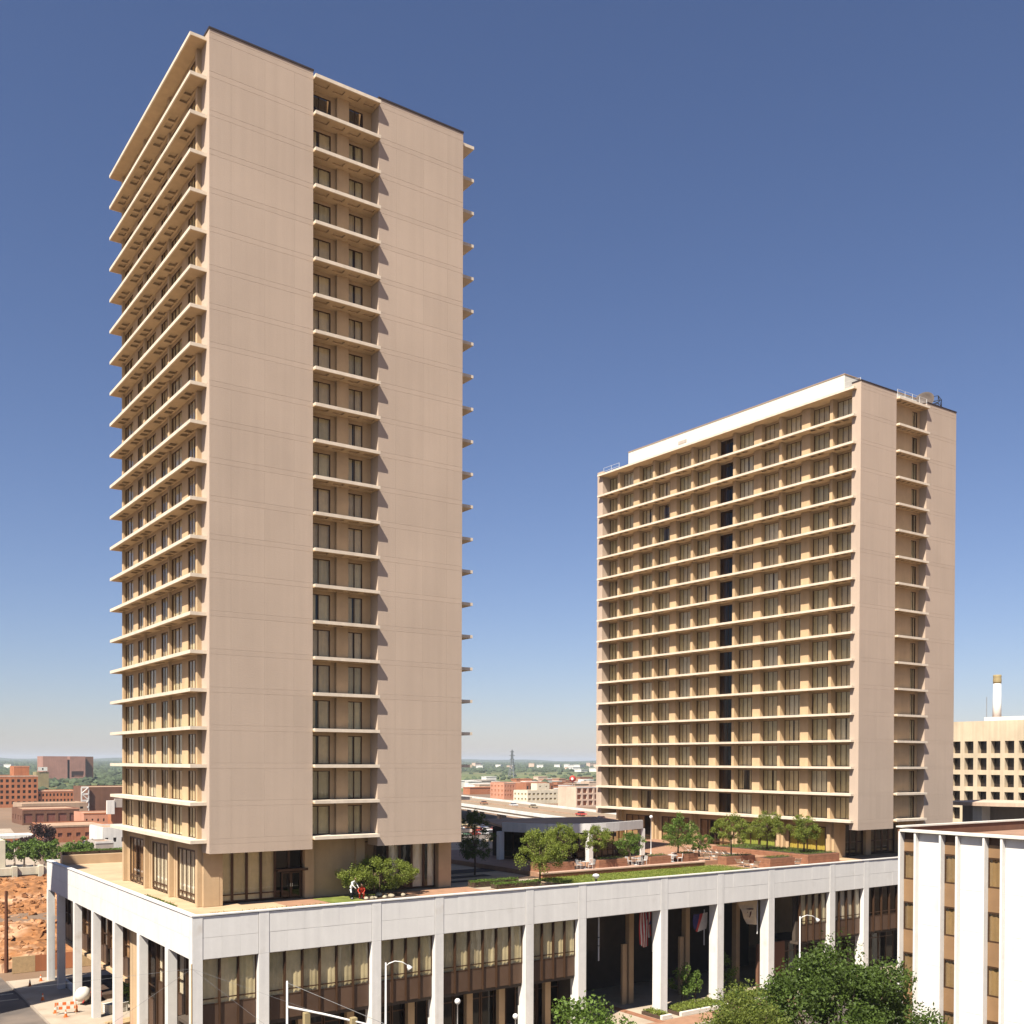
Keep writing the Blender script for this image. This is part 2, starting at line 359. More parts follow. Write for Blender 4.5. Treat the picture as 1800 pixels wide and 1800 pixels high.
# glazed front: upper storey boxes with curtains, brown spandrels, recessed dark ground floor
rr = random.Random(11)
GY = .48
def front_bay(x0, x1, n, curt, dark=False):
    h_ = 10.15-6.75
    for k in range(n):
        wv = (x1-x0)/n; xx = x0+k*wv
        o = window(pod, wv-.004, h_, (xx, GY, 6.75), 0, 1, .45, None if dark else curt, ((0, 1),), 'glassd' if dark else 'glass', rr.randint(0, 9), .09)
        MB().box(xx+.06, xx+wv-.06, GY+.02, GY+.12, 5.02, 6.74).build('spandrel_panel', 'bronze2', pod)
        MB().box(xx-.045, xx+.045, GY-.14, GY+.18, 4.98, 10.15).build('mullion', 'bronze', pod)
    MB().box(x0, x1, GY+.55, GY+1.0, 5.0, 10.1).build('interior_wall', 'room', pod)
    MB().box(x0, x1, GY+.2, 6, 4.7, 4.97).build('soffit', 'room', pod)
    # recessed ground floor
    ww = (x1-x0)
    for k in range(max(1, n//2)):
        wv = ww/max(1, n//2)
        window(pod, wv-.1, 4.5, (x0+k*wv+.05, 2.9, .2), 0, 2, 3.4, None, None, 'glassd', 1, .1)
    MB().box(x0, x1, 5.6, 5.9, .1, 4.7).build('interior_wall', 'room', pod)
for i, (n, cu) in enumerate(((3, 'cur2'), (6, 'cur2'), (4, 'cur2'), (6, 'cur2'), (4, 'cur2'))):
    front_bay(FX[i][1], FX[i+1][0], n, cu)
for x in (13.2, 18.8, 24.6, 33.1, 9.0, 28.0): MB().box(x, x+.62, 2.2, 2.7, .1, 4.7).build('brown_pier', 'body', pod)
# open entrance court behind the flags, then a dark half bay and two curtained bays
MB().box(35.2, 71.0, 12.0, 12.3, .1, 10.1).build('court_wall', 'room', pod)
MB().box(35.6, 36.0, 1.2, 12, .1, 10.1).build('court_wall', 'room', pod)
for x, yy in ((45.75, 5), (53.6, 5), (40.3, 8.5), (61.2, 5)): MB().bev(x, x+.6, yy, yy+.6, .1, 10.1, .03).build('inner_column', 'body', pod)
for x in (44.9, 52.8): MB().box(x, x+.55, 5.02, 5.3, .1, 6.2).build('inner_column', 'body', pod)
MB().box(36.2, 45.5, 8.6, 8.9, 5.2, 10.1).build('court_bulkhead', 'room', pod)
front_bay(66.2, 70.7, 4, 'cur2'); front_bay(71.6, 76.7, 4, 'curw'); front_bay(77.6, 86.5, 6, 'curw', True); front_bay(87.4, 96, 6, 'cur2')
MB().box(61.8, 66.1, 2.4, 2.7, .1, 4.9).build('court_wall', 'b_dark', pod)
# left side: curtained bays near the corner, brown hung storey behind, open ground beyond
GX = 1.5
def left_bay(y0, y1, n, curt, zb=6.2, lower=True, gl='glass'):
    h_ = 10.15-zb; wv = (y1-y0)/n
    for k in range(n):
        yy = y0+(k+1)*wv
        window(pod, wv-.004, h_, (GX, yy, zb), RW, 1, 1.15, curt, ((.03, .97),), gl, rr.randint(0, 9), .11)
        MB().box(GX-.14, GX+.16, yy-.06, yy+.06, zb if not lower else .4, 10.15).build('mullion', 'bronze', pod)
        if lower: MB().box(GX+.02, GX+.12, yy-wv+.08, yy-.08, .3, zb-.02).build('spandrel_panel', 'bronze2', pod)
        else: MB().box(GX+.02, GX+.12, yy-wv+.08, yy-.08, zb-1.75, zb-.02).build('spandrel_panel', 'bronze2', pod)
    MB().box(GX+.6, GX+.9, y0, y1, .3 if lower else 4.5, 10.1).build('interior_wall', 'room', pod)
left_bay(.75, 5.75, 3, 'curw'); left_bay(6.5, 13.45, 4, 'curw'); left_bay(14.2, 18.4, 2, None, 4.4, True, 'glassd')
MB().box(GX-.1, GX+.5, 18.45, 20.6, .1, 10.1).build('brown_pier', 'body', pod)
left_bay(21.95, 28.95, 4, 'cur3', 6.6, False); left_bay(29.7, 36.55, 4, 'cur3', 6.6, False, 'glassd'); left_bay(37.3, 44.05, 4, 'cur3', 6.6, False); left_bay(44.8, 49.2, 3, 'cur3', 6.6, False)
MB().box(1.2, 104, 21.9, 49.4, 4.55, 4.85).build('soffit', 'body', pod)
MB().box(1.4, 104, 20.7, 21.6, .1, 10.1).build('cross_wall', 'body', pod)
MB().box(12, 104, 34, 34.4, .1, 4.6).build('rear_wall', 'b_dark', pod)
MB().box(1.3, 104, 49.15, 49.5, 4.6, 10.1).build('rear_wall', 'b_dark', pod)

# ================================================================ hotel towers
def tower(P):
    ox, oy = P['o']; t = thing('hotel_tower', P['label'], 'tower', (ox, oy, 0))
    z0, h, N, L, W = P['z0'], P['h'], P['N'], P['L'], P['W']; TK = .26
    fin, pier, dg = P['fin'], P['pier'], P['dg']        # offsets behind the slab edge of fins, piers, glass
    yw = P['yw']; roof = z0+N*h; rg = random.Random(P['seed'])
    core = dg+1.7
    # core, floors and end walls
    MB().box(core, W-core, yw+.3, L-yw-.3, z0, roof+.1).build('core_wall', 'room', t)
    MB().box(core+1, W-2.2, yw+4, L-yw-2, DK, z0-.46).build('core_wall', 'room', t)
    wallm = MB().box(W-core, W-fin, yw, L-yw, z0, roof)          # far long side, never seen face on
    wallm.build('rear_wall', 'body', t)
    # long slabs with coffered soffits, tan to put deep shade into their colour
    b = MB().box(0, core, 0, L, .19, TK).box(0, .10, 0, L, 0, .189).box(.1, core, 0, .1, 0, .189).box(.1, core, L-.1, L, 0, .189); sm = b.mesh('balcony_slab', 'slab')
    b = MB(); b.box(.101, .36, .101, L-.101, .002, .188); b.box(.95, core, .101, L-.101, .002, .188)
    rec = []
    edges = P['bays']
    for (ya, yb) in edges:
        m_ = (ya+yb)/2
        for q in (-.56, .56): rec.append((m_+q-.42, m_+q+.42))
    rec.sort(); cur = .101
    for a, c in rec:
        b.box(.361, .949, cur, a, .003, .187); cur = c
    b.box(.361, .949, cur, L-.101, .003, .187); b.box(.361, .949, .102, L-.102, .1885, .1895)
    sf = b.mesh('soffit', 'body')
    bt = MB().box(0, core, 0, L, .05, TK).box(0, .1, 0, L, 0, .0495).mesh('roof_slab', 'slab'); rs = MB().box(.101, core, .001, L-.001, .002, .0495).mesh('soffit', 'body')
    back = MB().box(W-core+.01, W, 0, L, 0, TK).mesh('rear_slab', 'slab')
    gx0, gx1 = P['gap']; yf = P['yf']
    b = MB(); b.box(gx0+.02, gx1-.02, yf-.45, P['yrec']+.3, .10, TK)
    b.box(gx0+.02, gx1-.02, yf-.45, yf-.35, 0, .099); gm = b.mesh('end_slab', 'slab'); b = MB()
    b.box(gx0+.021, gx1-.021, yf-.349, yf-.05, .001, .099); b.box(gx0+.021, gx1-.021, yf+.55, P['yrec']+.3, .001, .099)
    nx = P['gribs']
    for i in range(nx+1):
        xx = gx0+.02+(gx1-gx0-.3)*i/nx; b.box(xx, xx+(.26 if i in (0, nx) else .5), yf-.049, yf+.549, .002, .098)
    b.box(gx0+.022, gx1-.022, yf-.048, yf+.548, .0985, .0995); gs = b.mesh('soffit', 'body')  # end slab underside, likewise tan so its colour carries the shade
    for i in range(N+1):
        z = z0+i*h
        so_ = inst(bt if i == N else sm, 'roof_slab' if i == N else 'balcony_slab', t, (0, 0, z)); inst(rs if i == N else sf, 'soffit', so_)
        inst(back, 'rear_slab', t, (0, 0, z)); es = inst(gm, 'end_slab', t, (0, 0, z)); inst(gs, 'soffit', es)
        if i < N: MB().box(core+.02, W-core-.02, yw+.02, L-yw-.02, z+.02, z+.2).build('floor_plate', 'room', t) if False else None
    # fins and piers, window bays
    ch = h-TK; hw = ch-.26
    fm = MB().bev(fin, core, 0, .42, TK, h-.001, .015).mesh('divider_fin', 'body')
    pms = {}
    for i in range(N):
        z = z0+i*h
        for y in P['fins']: inst(fm, 'divider_fin', t, (0, y, z))
        for ya, yb in P['piers']:
            k = round(yb-ya, 2)
            if k not in pms: pms[k] = MB().bev(pier, core, 0, k, TK, h-.001, .015).mesh('wall_pier', 'body')
            inst(pms[k], 'wall_pier', t, (0, ya, z))
        for q, (ya, yb) in enumerate(edges):
            dark = q in P['dark']
            u = rg.random()
            cu = 'cur3' if dark else ('cur2' if u < .45 else 'cur1' if u < .9 else 'curw')
            sp = ((0, .34),) if dark else SPANS[rg.randint(0, 2) if rg.random() < .90 else rg.choice((3, 7, 7, 6))]
            inst(P['lint'](q, ya, yb, dg, h), 'lintel', t, (0, 0, z))
            window(t, yb-ya-.06, hw, (dg, yb-.03, z+TK+.01), RW, P['panes'](yb-ya), None, cu, sp, 'glassd' if dark else 'glass', rg.randint(0, 4), .045)
    # end walls: stacked precast panels with joint bands at every floor
    zb, zt = P['zb'], P['zt']
    for (xa, xb) in P['panels']:
        MB().box(xa+.01, xb-.01, yf+.03, yw, zb+.02, zt).build('end_wall', 'conc', t)
        cuts = [0]+P['cuts']+[1]; wd = xb-xa
        lv = [zb]+[z0+i*h-.05 for i in range(N+1)]+[zt]
        ms = {}
        for j in range(len(lv)-1):
            za, ze = lv[j], lv[j+1]
            if 0 < j < len(lv)-1:
                k = ('band',)
                if k not in ms: ms[k] = MB().bev(xa, xb, yf, yf+.028, 0, .40, .006).mesh('joint_band', 'conc')
                inst(ms[k], 'joint_band', t, (0, 0, za)); za += .412
            for c0, c1 in zip(cuts[:-1], cuts[1:]):
                k = (c0, round(ze-za, 3))
                if k not in ms: ms[k] = MB().bev(xa+c0*wd+(.003 if c0 else 0), xa+c1*wd-(.003 if c1 < 1 else 0), yf, yf+.028, 0, ze-za-.010, .004).mesh('wall_panel', 'conc')
                inst(ms[k], 'wall_panel', t, (0, 0, za))
        MB().box(xa-.04, xb+.04, yf-.05, yw+.05, zt, zt+.14).build('coping', 'coping', t)
        # matching wall at the far end
        MB().box(xa, xb, L-yw, L-yf, zb, zt).build('far_end_wall', 'conc', t)
    MB().box(gx0-.2, gx1+.2, L-yw-.31, L-yw+.2, zb, roof).build('far_end_wall', 'body', t)
    # recessed strip between the two end walls
    yr = P['yrec']
    for i in range(N):
        z = z0+i*h
        for xa, xb, pr in P['gpiers']:
            MB().box(xa, xb, yr-pr, yw+.28, z+TK+.002, z+h+.118).build('end_pier', 'body', t)
        for xa, xb in P['gwins']:
            MB().box(xa, xb, yr+.02, yr+.2, z+TK+hw, z+h+.1).build('lintel', 'body', t)
            u = rg.random(); top = (i == N-1 and P.get('toplouver'))
            window(t, xb-xa-.02, hw, (xa+.01, yr+.04, z+TK+.01), 0, 2, hw*.5 if top else None, None if top else ('cur2' if u < .6 else 'cur1'), SPANS[rg.choice((0, 0, 0, 3, 7))], 'glassd' if top else 'glass', rg.randint(0, 4), .075)
    MB().box(gx0, gx1, yr+.95, yw+.29, z0, roof).build('core_wall', 'room', t)
    # tall ground storey
    zg = z0-.001; GZ = DK+.02
    MB().box(core-.3, W-1.2, yw+1.3, L-yw-1.3, zg-.45, zg).build('soffit', 'body', t)
    for y in P['fins']:
        MB().bev(fin, core, y, y+.42, GZ, zg, .015).build('column', 'body', t)
        MB().bev(fin+.38, core, y-.28, y+.43, GZ, zg-.002, .015).build('column', 'body', t)
    for k, (ya, yb, cu) in enumerate(P['gf']):
        MB().box(P['gx'], P['gx']+.25, ya-1.2, yb+1.2, zg-.75, zg-.003).build('header', 'body', t)
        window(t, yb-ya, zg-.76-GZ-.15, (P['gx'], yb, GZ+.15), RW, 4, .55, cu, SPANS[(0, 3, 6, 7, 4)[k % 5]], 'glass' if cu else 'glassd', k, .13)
        MB().box(P['gx']+1.2, P['gx']+1.4, ya-1.3, yb+1.3, GZ, zg).build('interior_wall', 'room', t)
        MB().box(P['gx']+.02, P['gx']+.3, ya-1.2, ya-.001, GZ, zg-.76).build('side_wall', 'body', t); MB().box(P['gx']+.02, P['gx']+.3, yb+.001, yb+1.2, GZ, zg-.76).build('side_wall', 'body', t)
    P['end_gf'](t, zg, GZ)
    return t

_lint = {}
def lint(q, ya, yb, dg, h):
    k = (round(ya, 2), round(yb, 2), dg, h)
    if k not in _lint: _lint[k] = MB().box(dg-.02, dg+.2, ya, yb, h-.262, h-.0015).mesh('lintel', 'body')
    return _lint[k]

def end_gf_left(t, zg, GZ):
    y = 1.55
    MB().bev(1.315, 2.55, .90, 1.9, GZ, zg-.004, .015).build('corner_pier', 'body', t)
    MB().box(1.6, 23.9, y+.4, y+.9, zg-.55, zg-.002).build('header', 'body', t)
    for x in (2.75,): MB().box(x-.2, x, y-.1, y+.5, GZ, zg).build('jamb', 'body', t)
    n, x0, wv = 6, 2.78, 1.19
    for k in range(6):
        window(t, wv-.004, zg-.56-GZ-.1, (x0+k*wv, y+.42, GZ+.1), 0, 1, .55, 'cur2' if k < 4 else None, ((0, 1),), 'glass' if k < 4 else 'glassd', k, .10)
    for s in (0, 1):      # entrance doors
        d = inst(win_frame(.82, 2.2, 1, None, .09), 'door', t, (8.05+s*.84, y+.30, GZ), 0); inst(win_pane(.82, 2.2, 'glassd'), 'pane', d)
        MB().box(.04 if s else .72, .10 if s else .78, -.06, 0, 1.0, 1.3).build('handle', 'chrome', d)
    MB().box(7.6, 10.2, y-.1, y+.45, GZ+2.3, GZ+2.5).build('door_canopy', 'bronze', t)
    MB().bev(9.95, 10.75, y-.05, y+.9, GZ, zg, .02).build('end_column', 'body', t)
    MB().box(10.75, 15.1, y+.25, y+.6, GZ, zg).build('blank_wall', 'body', t)
    MB().bev(14.6, 15.4, y-.05, y+.9, GZ, zg, .02).build('end_column', 'body', t)
    cu = ('cur3', None, 'curw', None, 'curw', 'curw')
    for k in range(6):
        window(t, 1.19, zg-.56-GZ-.1, (15.45+k*1.2, y+.42, GZ+.1), 0, 1, None, cu[k], ((0, 1),) if k != 5 else ((.4, 1),), 'glass' if cu[k] else 'glassd', k, .10)
    MB().bev(22.7, 24.0, y-.1, y+2.4, GZ, zg, .02).build('end_column', 'body', t)
    MB().box(2.5, 22.6, y+2.6, y+2.8, GZ, zg).build('interior_wall', 'room', t)
def end_gf_right(t, zg, GZ):
    y = 3.6
    MB().bev(1.5, 2.7, 3.42, y+1, GZ, zg-.004, .02).build('corner_pier', 'body', t)
    MB().box(1.55, 19, y+.3, y+.8, zg-.5, zg-.002).build('header', 'body', t)
    for k in range(4): window(t, 1.2, zg-.51-GZ-.1, (2.75+k*1.25, y+.35, GZ+.1), 0, 1, 1.6, 'cur1' if k in (0, 3) else None, ((0, 1),), 'glassd', k, .13)
    MB().bev(7.8, 8.8, y, y+.9, GZ, zg, .02).build('end_column', 'body', t)
    for k in range(4): window(t, 1.25, zg-.51-GZ-.1, (8.9+k*1.3, y+.35, GZ+.1), 0, 1, 1.6, 'cur1' if k in (0, 3) else None, ((.1, .9),), 'glassd', k, .13)
    MB().bev(14.2, 15.2, y, y+.9, GZ, zg, .02).build('end_column', 'body', t)
    MB().box(15.2, 19, y+.35, y+.6, GZ, zg).build('blank_wall', 'body', t)
    MB().box(3, 18.9, y+2.6, y+2.8, GZ, zg).build('interior_wall', 'room', t)

fl = [1.2, 8.28, 15.36, 22.4]; pl = [(3.95, 5.45), (11.03, 12.53), (18.1, 19.6)]
bl = [(1.63, 3.94), (5.46, 8.27), (8.71, 11.02), (12.54, 15.35), (15.79, 18.09), (19.61, 22.39)]
towerL = tower(dict(o=(1.34, 4.6), label='taller hotel tower with blank pinkish end walls at left', z0=18.15, h=2.886, N=21, L=23.5, W=25.3,
    fin=.93, pier=1.09, dg=1.13, yw=1.2, yf=-.6, yrec=.7, gap=(9.66, 15.51), gribs=4, fins=fl, piers=pl, bays=bl, dark=(), seed=4, lint=lint,
    panes=lambda w_: 3, zb=17.37, zt=79.38, panels=((1.26, 9.66), (15.51, 23.78)), cuts=[.20, .52, .81],
    gpiers=((12.2, 13.26, .35), (14.72, 15.5, .0), (11.8, 12.2, .0)), gwins=((9.7, 11.8), (13.26, 14.72)), toplouver=True, gfdouble=True,
    gx=1.35, gf=((3.1, 7.5, 'curw'), (10.2, 14.6, 'curw'), (17.4, 21.8, 'cur3')), end_gf=end_gf_left))
fr = [3.72+7.62*k for k in range(6)]; fr[-1] = 41.75
pr_ = [(7.15, 8.4), (14.75, 16.0), (22.35, 23.6), (30.0, 31.25), (37.65, 38.9)]
br = [(.62, 3.71), (4.15, 7.14), (8.41, 11.33), (11.77, 14.74), (16.01, 18.95), (19.39, 22.34), (23.61, 26.57), (27.01, 29.99), (31.26, 34.19), (34.63, 37.64), (38.91, 41.74), (42.18, 44.95)]
towerR = tower(dict(o=(76.35, 1.63), label='shorter wide hotel tower with balconies and a white rooftop parapet at right', z0=17.53, h=3.105, N=16, L=45.6, W=20.3,
    fin=1.1, pier=1.28, dg=1.95, yw=.62, yf=-.6, yrec=.35, gap=(7.2, 13.3), gribs=6, fins=fr, piers=pr_, bays=br, dark=(5,), seed=9, lint=lint,
    panes=lambda w_: 4, zb=16.7, zt=68.0, panels=((.55, 7.2), (13.3, 19.45)), cuts=[.5],
    gpiers=((7.2, 11.7, .0), (12.75, 13.3, .0)), gwins=((11.7, 12.75),), gfdouble=True,
    gx=2.0, gf=((5.0, 10.6, 'cury'), (12.7, 18.2, 'curg'), (20.3, 25.8, 'cur3'), (28, 33.4, 'cur3'), (35.6, 41.0, 'cur3')), end_gf=end_gf_right))
# roof things of the right tower
pt = thing('penthouse', 'long white penthouse on the shorter tower roof', 'penthouse', (85.3, 23.3, 67.75))
MB().box(-7.1, 7.1, -19, 19, 0, 2.2).build('wall', 'white', pt); MB().box(-7.16, 7.16, -19.06, 19.06, 2.2, 2.3).build('coping', 'b_tan', pt)
MB().box(-7.14, -7.1, 7.0, 8.6, .75, 1.2).build('vent', 'b_grey', pt); MB().box(-7.16, -7.1, -19, 19, -.0, .12).build('flashing', 'b_grey', pt)
def railing(name, pts, z, label):
    t = thing(name, label, 'railing', (pts[0][0], pts[0][1], z))
    x0, y0 = pts[0]
    for (xa, ya), (xb, yb) in zip(pts[:-1], pts[1:]):
        n = max(1, int(math.hypot(xb-xa, yb-ya)/1.4))
        for i in range(n+1):
            x = xa+(xb-xa)*i/n-x0; y = ya+(yb-ya)*i/n-y0
            MB().tube([(x, y, 0), (x, y, .95)], .025, 6).build('post', 'metal', t)
        for hh in (.45, .93):
            MB().tube([(xa-x0, ya-y0, hh), (xb-x0, yb-y0, hh)], .018, 6).build('rail', 'metal', t)
railing('roof_railing', [(77.0, 46.5), (77.0, 43.0)], 67.5, 'thin white railing at the far roof corner of the shorter tower')
railing('roof_railing', [(83.7, 1.0), (89.5, 1.0)], 67.5, 'thin white railing above the recessed strip of the shorter tower')
railing('roof_railing', [(77.0, 3.9), (77.0, 1.2)], 67.5, 'short white railing at the near roof corner of the shorter tower')

# ================================================================ foliage helpers
def tree(name, label, cat, loc, h, rx, z_lo, z_hi, nleaf, ls, lm='leafm', bm='bark', seed=0, tr=.12, clumps=22, ry=None, group=None, stems=1, lean=0, shape=1.0, csize=(.20, .42)):
    """tapered trunk with limbs; leaves gathered in clumps spread through the crown volume"""
    r_ = random.Random(seed*977+5); t = thing(name, label, cat, loc, r_.random()*6 if ry is None else 0, group); ry = ry or rx
    zc = (z_lo+z_hi)/2; rz = (z_hi-z_lo)/2; cl = []
    while len(cl) < clumps:
        p = Vector((r_.uniform(-1, 1), r_.uniform(-1, 1), r_.uniform(-1, 1)))
        if .25 < p.length < 1:
            k = .60+.5*r_.random(); p = p.normalized()*min(1.08, p.length**.5*k*1.25)
            cl.append((Vector((p.x*rx*(1-.25*max(0, p.z)*shape), p.y*ry*(1-.25*max(0, p.z)*shape), zc+p.z*rz)), r_.uniform(*csize)))
    tm = MB(); fork = z_lo+(.15*(z_hi-z_lo))
    for s in range(stems):
        a = 6.28*s/stems+r_.random(); off = Vector((math.cos(a), math.sin(a), 0))*(0 if stems == 1 else .22)
        base = off*.5; top = off*(1 if stems == 1 else 2.5)+Vector((lean, 0, fork))
        tm.tube([base, base.lerp(top, .5)+Vector((r_.uniform(-.05, .05), r_.uniform(-.05, .05), 0)), top, top.lerp(Vector((lean, 0, z_hi*.9)), .55)], [tr*1.25, tr, tr*.8, tr*.3], 7)
    for c, _ in cl[::2]:
        st = Vector((lean, 0, fork*r_.uniform(.85, 1.15)))
        mid = st.lerp(c, .5)+Vector((0, 0, -.06*(z_hi-z_lo)*r_.random()))
        tm.tube([st, mid, c], [tr*.45, tr*.28, tr*.08], 5)
    tm.build('trunk', bm, t, smooth=True)
    b = MB(); R_ = min(rx, rz)
    for i in range(nleaf):
        c, cr = cl[r_.randrange(len(cl))]
        d = Vector((r_.gauss(0, 1), r_.gauss(0, 1), r_.gauss(0, .8)))
        while d.length > 1.9: d *= .6
        d *= .58*cr*R_*1.15
        p = c+d
        if p.z < z_lo*.7: continue
        n = Vector((r_.gauss(0, 1), r_.gauss(0, 1), r_.gauss(.5, 1))).normalized(); u = n.orthogonal().normalized(); u.rotate(Matrix.Rotation(r_.random()*6.28, 3, n)); v = n.cross(u)
        s = ls*r_.uniform(.6, 1.35); k = len(b.v)
        b.v += [tuple(p-u*s), tuple(p-v*s*.55+n*s*.12), tuple(p+u*s), tuple(p+v*s*.55+n*s*.12)]
        b.f.append((k, k+1, k+2, k+3))
    b.build('crown', lm, t)
    return t
def leaf_box(name, m, x0, x1, y0, y1, z0, z1, dens, ls, seed=0, parent=None, **kw):
    r_ = random.Random(seed); b = MB(); vol = 2*((x1-x0)*(y1-y0)+((x1-x0)+(y1-y0))*(z1-z0))
    for i in range(int(dens*vol)):
        p = Vector((r_.uniform(x0, x1), r_.uniform(y0, y1), r_.uniform(z0, z1)+r_.uniform(-.03, .06)))
        if r_.random() < .5: p.z = z1+r_.gauss(0, .05)
        n = Vector((r_.gauss(0, 1), r_.gauss(0, 1), r_.gauss(.6, 1))).normalized(); u = n.orthogonal().normalized(); u.rotate(Matrix.Rotation(r_.random()*6.28, 3, n)); v = n.cross(u)
        s = ls*r_.uniform(.6, 1.4); k = len(b.v)
        b.v += [tuple(p-u*s), tuple(p-v*s*.55), tuple(p+u*s), tuple(p+v*s*.55)]; b.f.append((k, k+1, k+2, k+3))
    return b.build(name, m, parent, **kw)
def hedge(label, x0, x1, y0, y1, z0, z1, seed, m='hedge', ls=.07, dens=70):
    t = thing('hedge', label, 'hedge', ((x0+x1)/2, (y0+y1)/2, z0)); cx, cy = (x0+x1)/2, (y0+y1)/2
    MB().box(x0-cx+.06, x1-cx-.06, y0-cy+.06, y1-cy-.06, 0, z1-z0-.06).build('stems', 'soil', t)
    leaf_box('foliage', m, x0-cx, x1-cx, y0-cy, y1-cy, .02, z1-z0, dens, ls, seed, t)

# ================================================================ roof garden
TZ = 13.65
sheet('lawn', rect(35.0, 60.4, .7, 6.9), DK+.03, 'lawn')
leaf_box('grass', 'leafl', 35.1, 60.3, .75, 6.8, DK+.03, DK+.07, 60, .05, 5, kind='stuff', label='sunlit lawn grass on the roof garden')
sheet('lawn', [(12.0, .6), (17.2, .6), (17.4, 5.6), (11.6, 5.6)], DK+.03, 'lawn')
sheet('terracotta_path', rect(8.3, 12.6, .6, 5.4), DK+.015, 'tile'); sheet('terracotta_path', rect(17.5, 27.5, 1.6, 5.4), DK+.015, 'tile')
sheet('pale_path', [(26.5, 2.2), (35, 5.2), (35, 9), (30, 9), (26.5, 5)], DK+.022, 'walk')
sheet('planting_bed', [(31.4, .9), (36.5, .9), (35.8, 3.2), (32, 3.2)], DK+.034, 'soil')
for k, a in enumerate(((29, 33.5, 11.5, 13.0), (30.5, 37, 15, 18), (34.0, 39.5, 7.6, 9.0), (26.5, 31.5, 8.6, 9.8))):
    sheet('planting_bed', rect(*a), DK+.034, 'soil')
# joints of the deck paving near the left tower
# terrace with brick front, stone ledge and planters
ter = thing('raised_terrace', 'raised brick edged terrace with a pink stone ledge behind the lawn', 'terrace', (47.5, 7, DK))
def tb(name, m, x0, x1, y0, y1, z0, z1, par=ter, o=(47.5, 7, DK), bev=.02): MB().bev(x0-o[0], x1-o[0], y0-o[1], y1-o[1], z0-o[2], z1-o[2], bev).build(name, m, par)
tb('terrace_floor', 'tile', 36.6, 76.3, 7.45, 34, DK+.01, TZ)
for i in range(17): tb('brick_face', 'brick', 36.4+i*1.3, 36.4+(i+1)*1.3-.02, 7.1, 7.44, DK+.01, TZ-.13, bev=.008)
for i in range(17): tb('ledge_stone', 'ledge', 36.25+i*1.305, 36.25+(i+1)*1.305-.02, 6.95, 7.7, TZ-.125, TZ+.03)
for i in range(12): tb('ledge_stone', 'ledge', 58.45, 59.2, 7.71+i*1.3, 7.71+(i+1)*1.3-.02, TZ-.125, TZ+.03)
def planter(label, x0, x1, y0, y1, z0, z1, green=None, seed=0):
    o = ((x0+x1)/2, (y0+y1)/2, z0); t = thing('brick_planter', label, 'planter', o); n = max(2, round((z1-z0)/.22))
    for k in range(n):        # brick courses
        za = (z1-z0)*k/n; ze = (z1-z0)*(k+1)/n-.012; j = .006*(k % 2)
        MB().bev(x0-o[0]+j, x1-o[0]-j, y0-o[1]+j, y1-o[1]-j, za, ze, .006).build('brick_course', 'brick', t)
    MB().box(x0-o[0]+.15, x1-o[0]-.15, y0-o[1]+.15, y1-o[1]-.15, z1-z0-.02, z1-z0+.015).build('soil', 'soil', t)
    if green: leaf_box('foliage', green, x0-o[0]+.2, x1-o[0]-.2, y0-o[1]+.2, y1-o[1]-.2, z1-z0, z1-z0+.12, 30, .06, seed, t)
planter('brick planter at the left end of the terrace ledge', 36.7, 41.0, 7.9, 9.6, TZ, TZ+.85, 'hedge', 1)
planter('second brick planter along the terrace, under two small trees', 44.2, 48.0, 7.9, 9.4, TZ, TZ+.8, 'hedge', 2)
planter('third brick planter along the terrace ledge', 51.2, 54.2, 7.9, 9.4, TZ, TZ+.8, 'hedge', 3)
planter('brick planter at the right end of the terrace ledge', 56.0, 58.3, 7.9, 9.6, TZ, TZ+.85, 'hedge', 4)
sheet('terrace_paving', rect(59.3, 76.3, .8, 7.4), DK+.035, 'tile')
planter('brick planter with a tree behind the lounge chairs', 60.8, 65.4, 6.1, 7.4, DK+.04, DK+.95, 'hedge', 5)
planter('low brick planter nearest the marble parapet', 62.6, 66.6, 1.5, 3.2, DK+.04, DK+1.0, 'hedge', 6)
planter('long raised brick bed in front of the shorter tower', 69.4, 74.9, 2.0, 16.5, DK+.04, DK+1.05, 'hedge', 7)
hedge('low clipped hedge beside the taller tower, catching the sun', 26.6, 31.6, 4.2, 5.3, DK, DK+.55, 21, ls=.06, dens=160)
hedge('clipped hedge strip near the parapet by the taller tower', 27.8, 32.8, 2.4, 3.4, DK, DK+.45, 22, ls=.06, dens=160)
hedge('dark clipped hedge at the far end of the left roof deck', .9, 24, 46.5, 47.9, DK, DK+1.35, 23, ls=.10, dens=45)
MB().bev(.8, 24, 45.9, 46.4, DK, DK+1.0, .02).build('deck_wall', 'deck', kind=None, label='low tan wall below the dark hedge on the left deck', cat='wall')
hedge('thin planting strip along the inside of the left parapet', .45, .8, 6, 14, DK, DK+.22, 24, ls=.05, dens=120)
hedge('thin planting strip along the inside of the front parapet', 1.5, 12, .48, .75, DK, DK+.22, 25, ls=.05, dens=120)

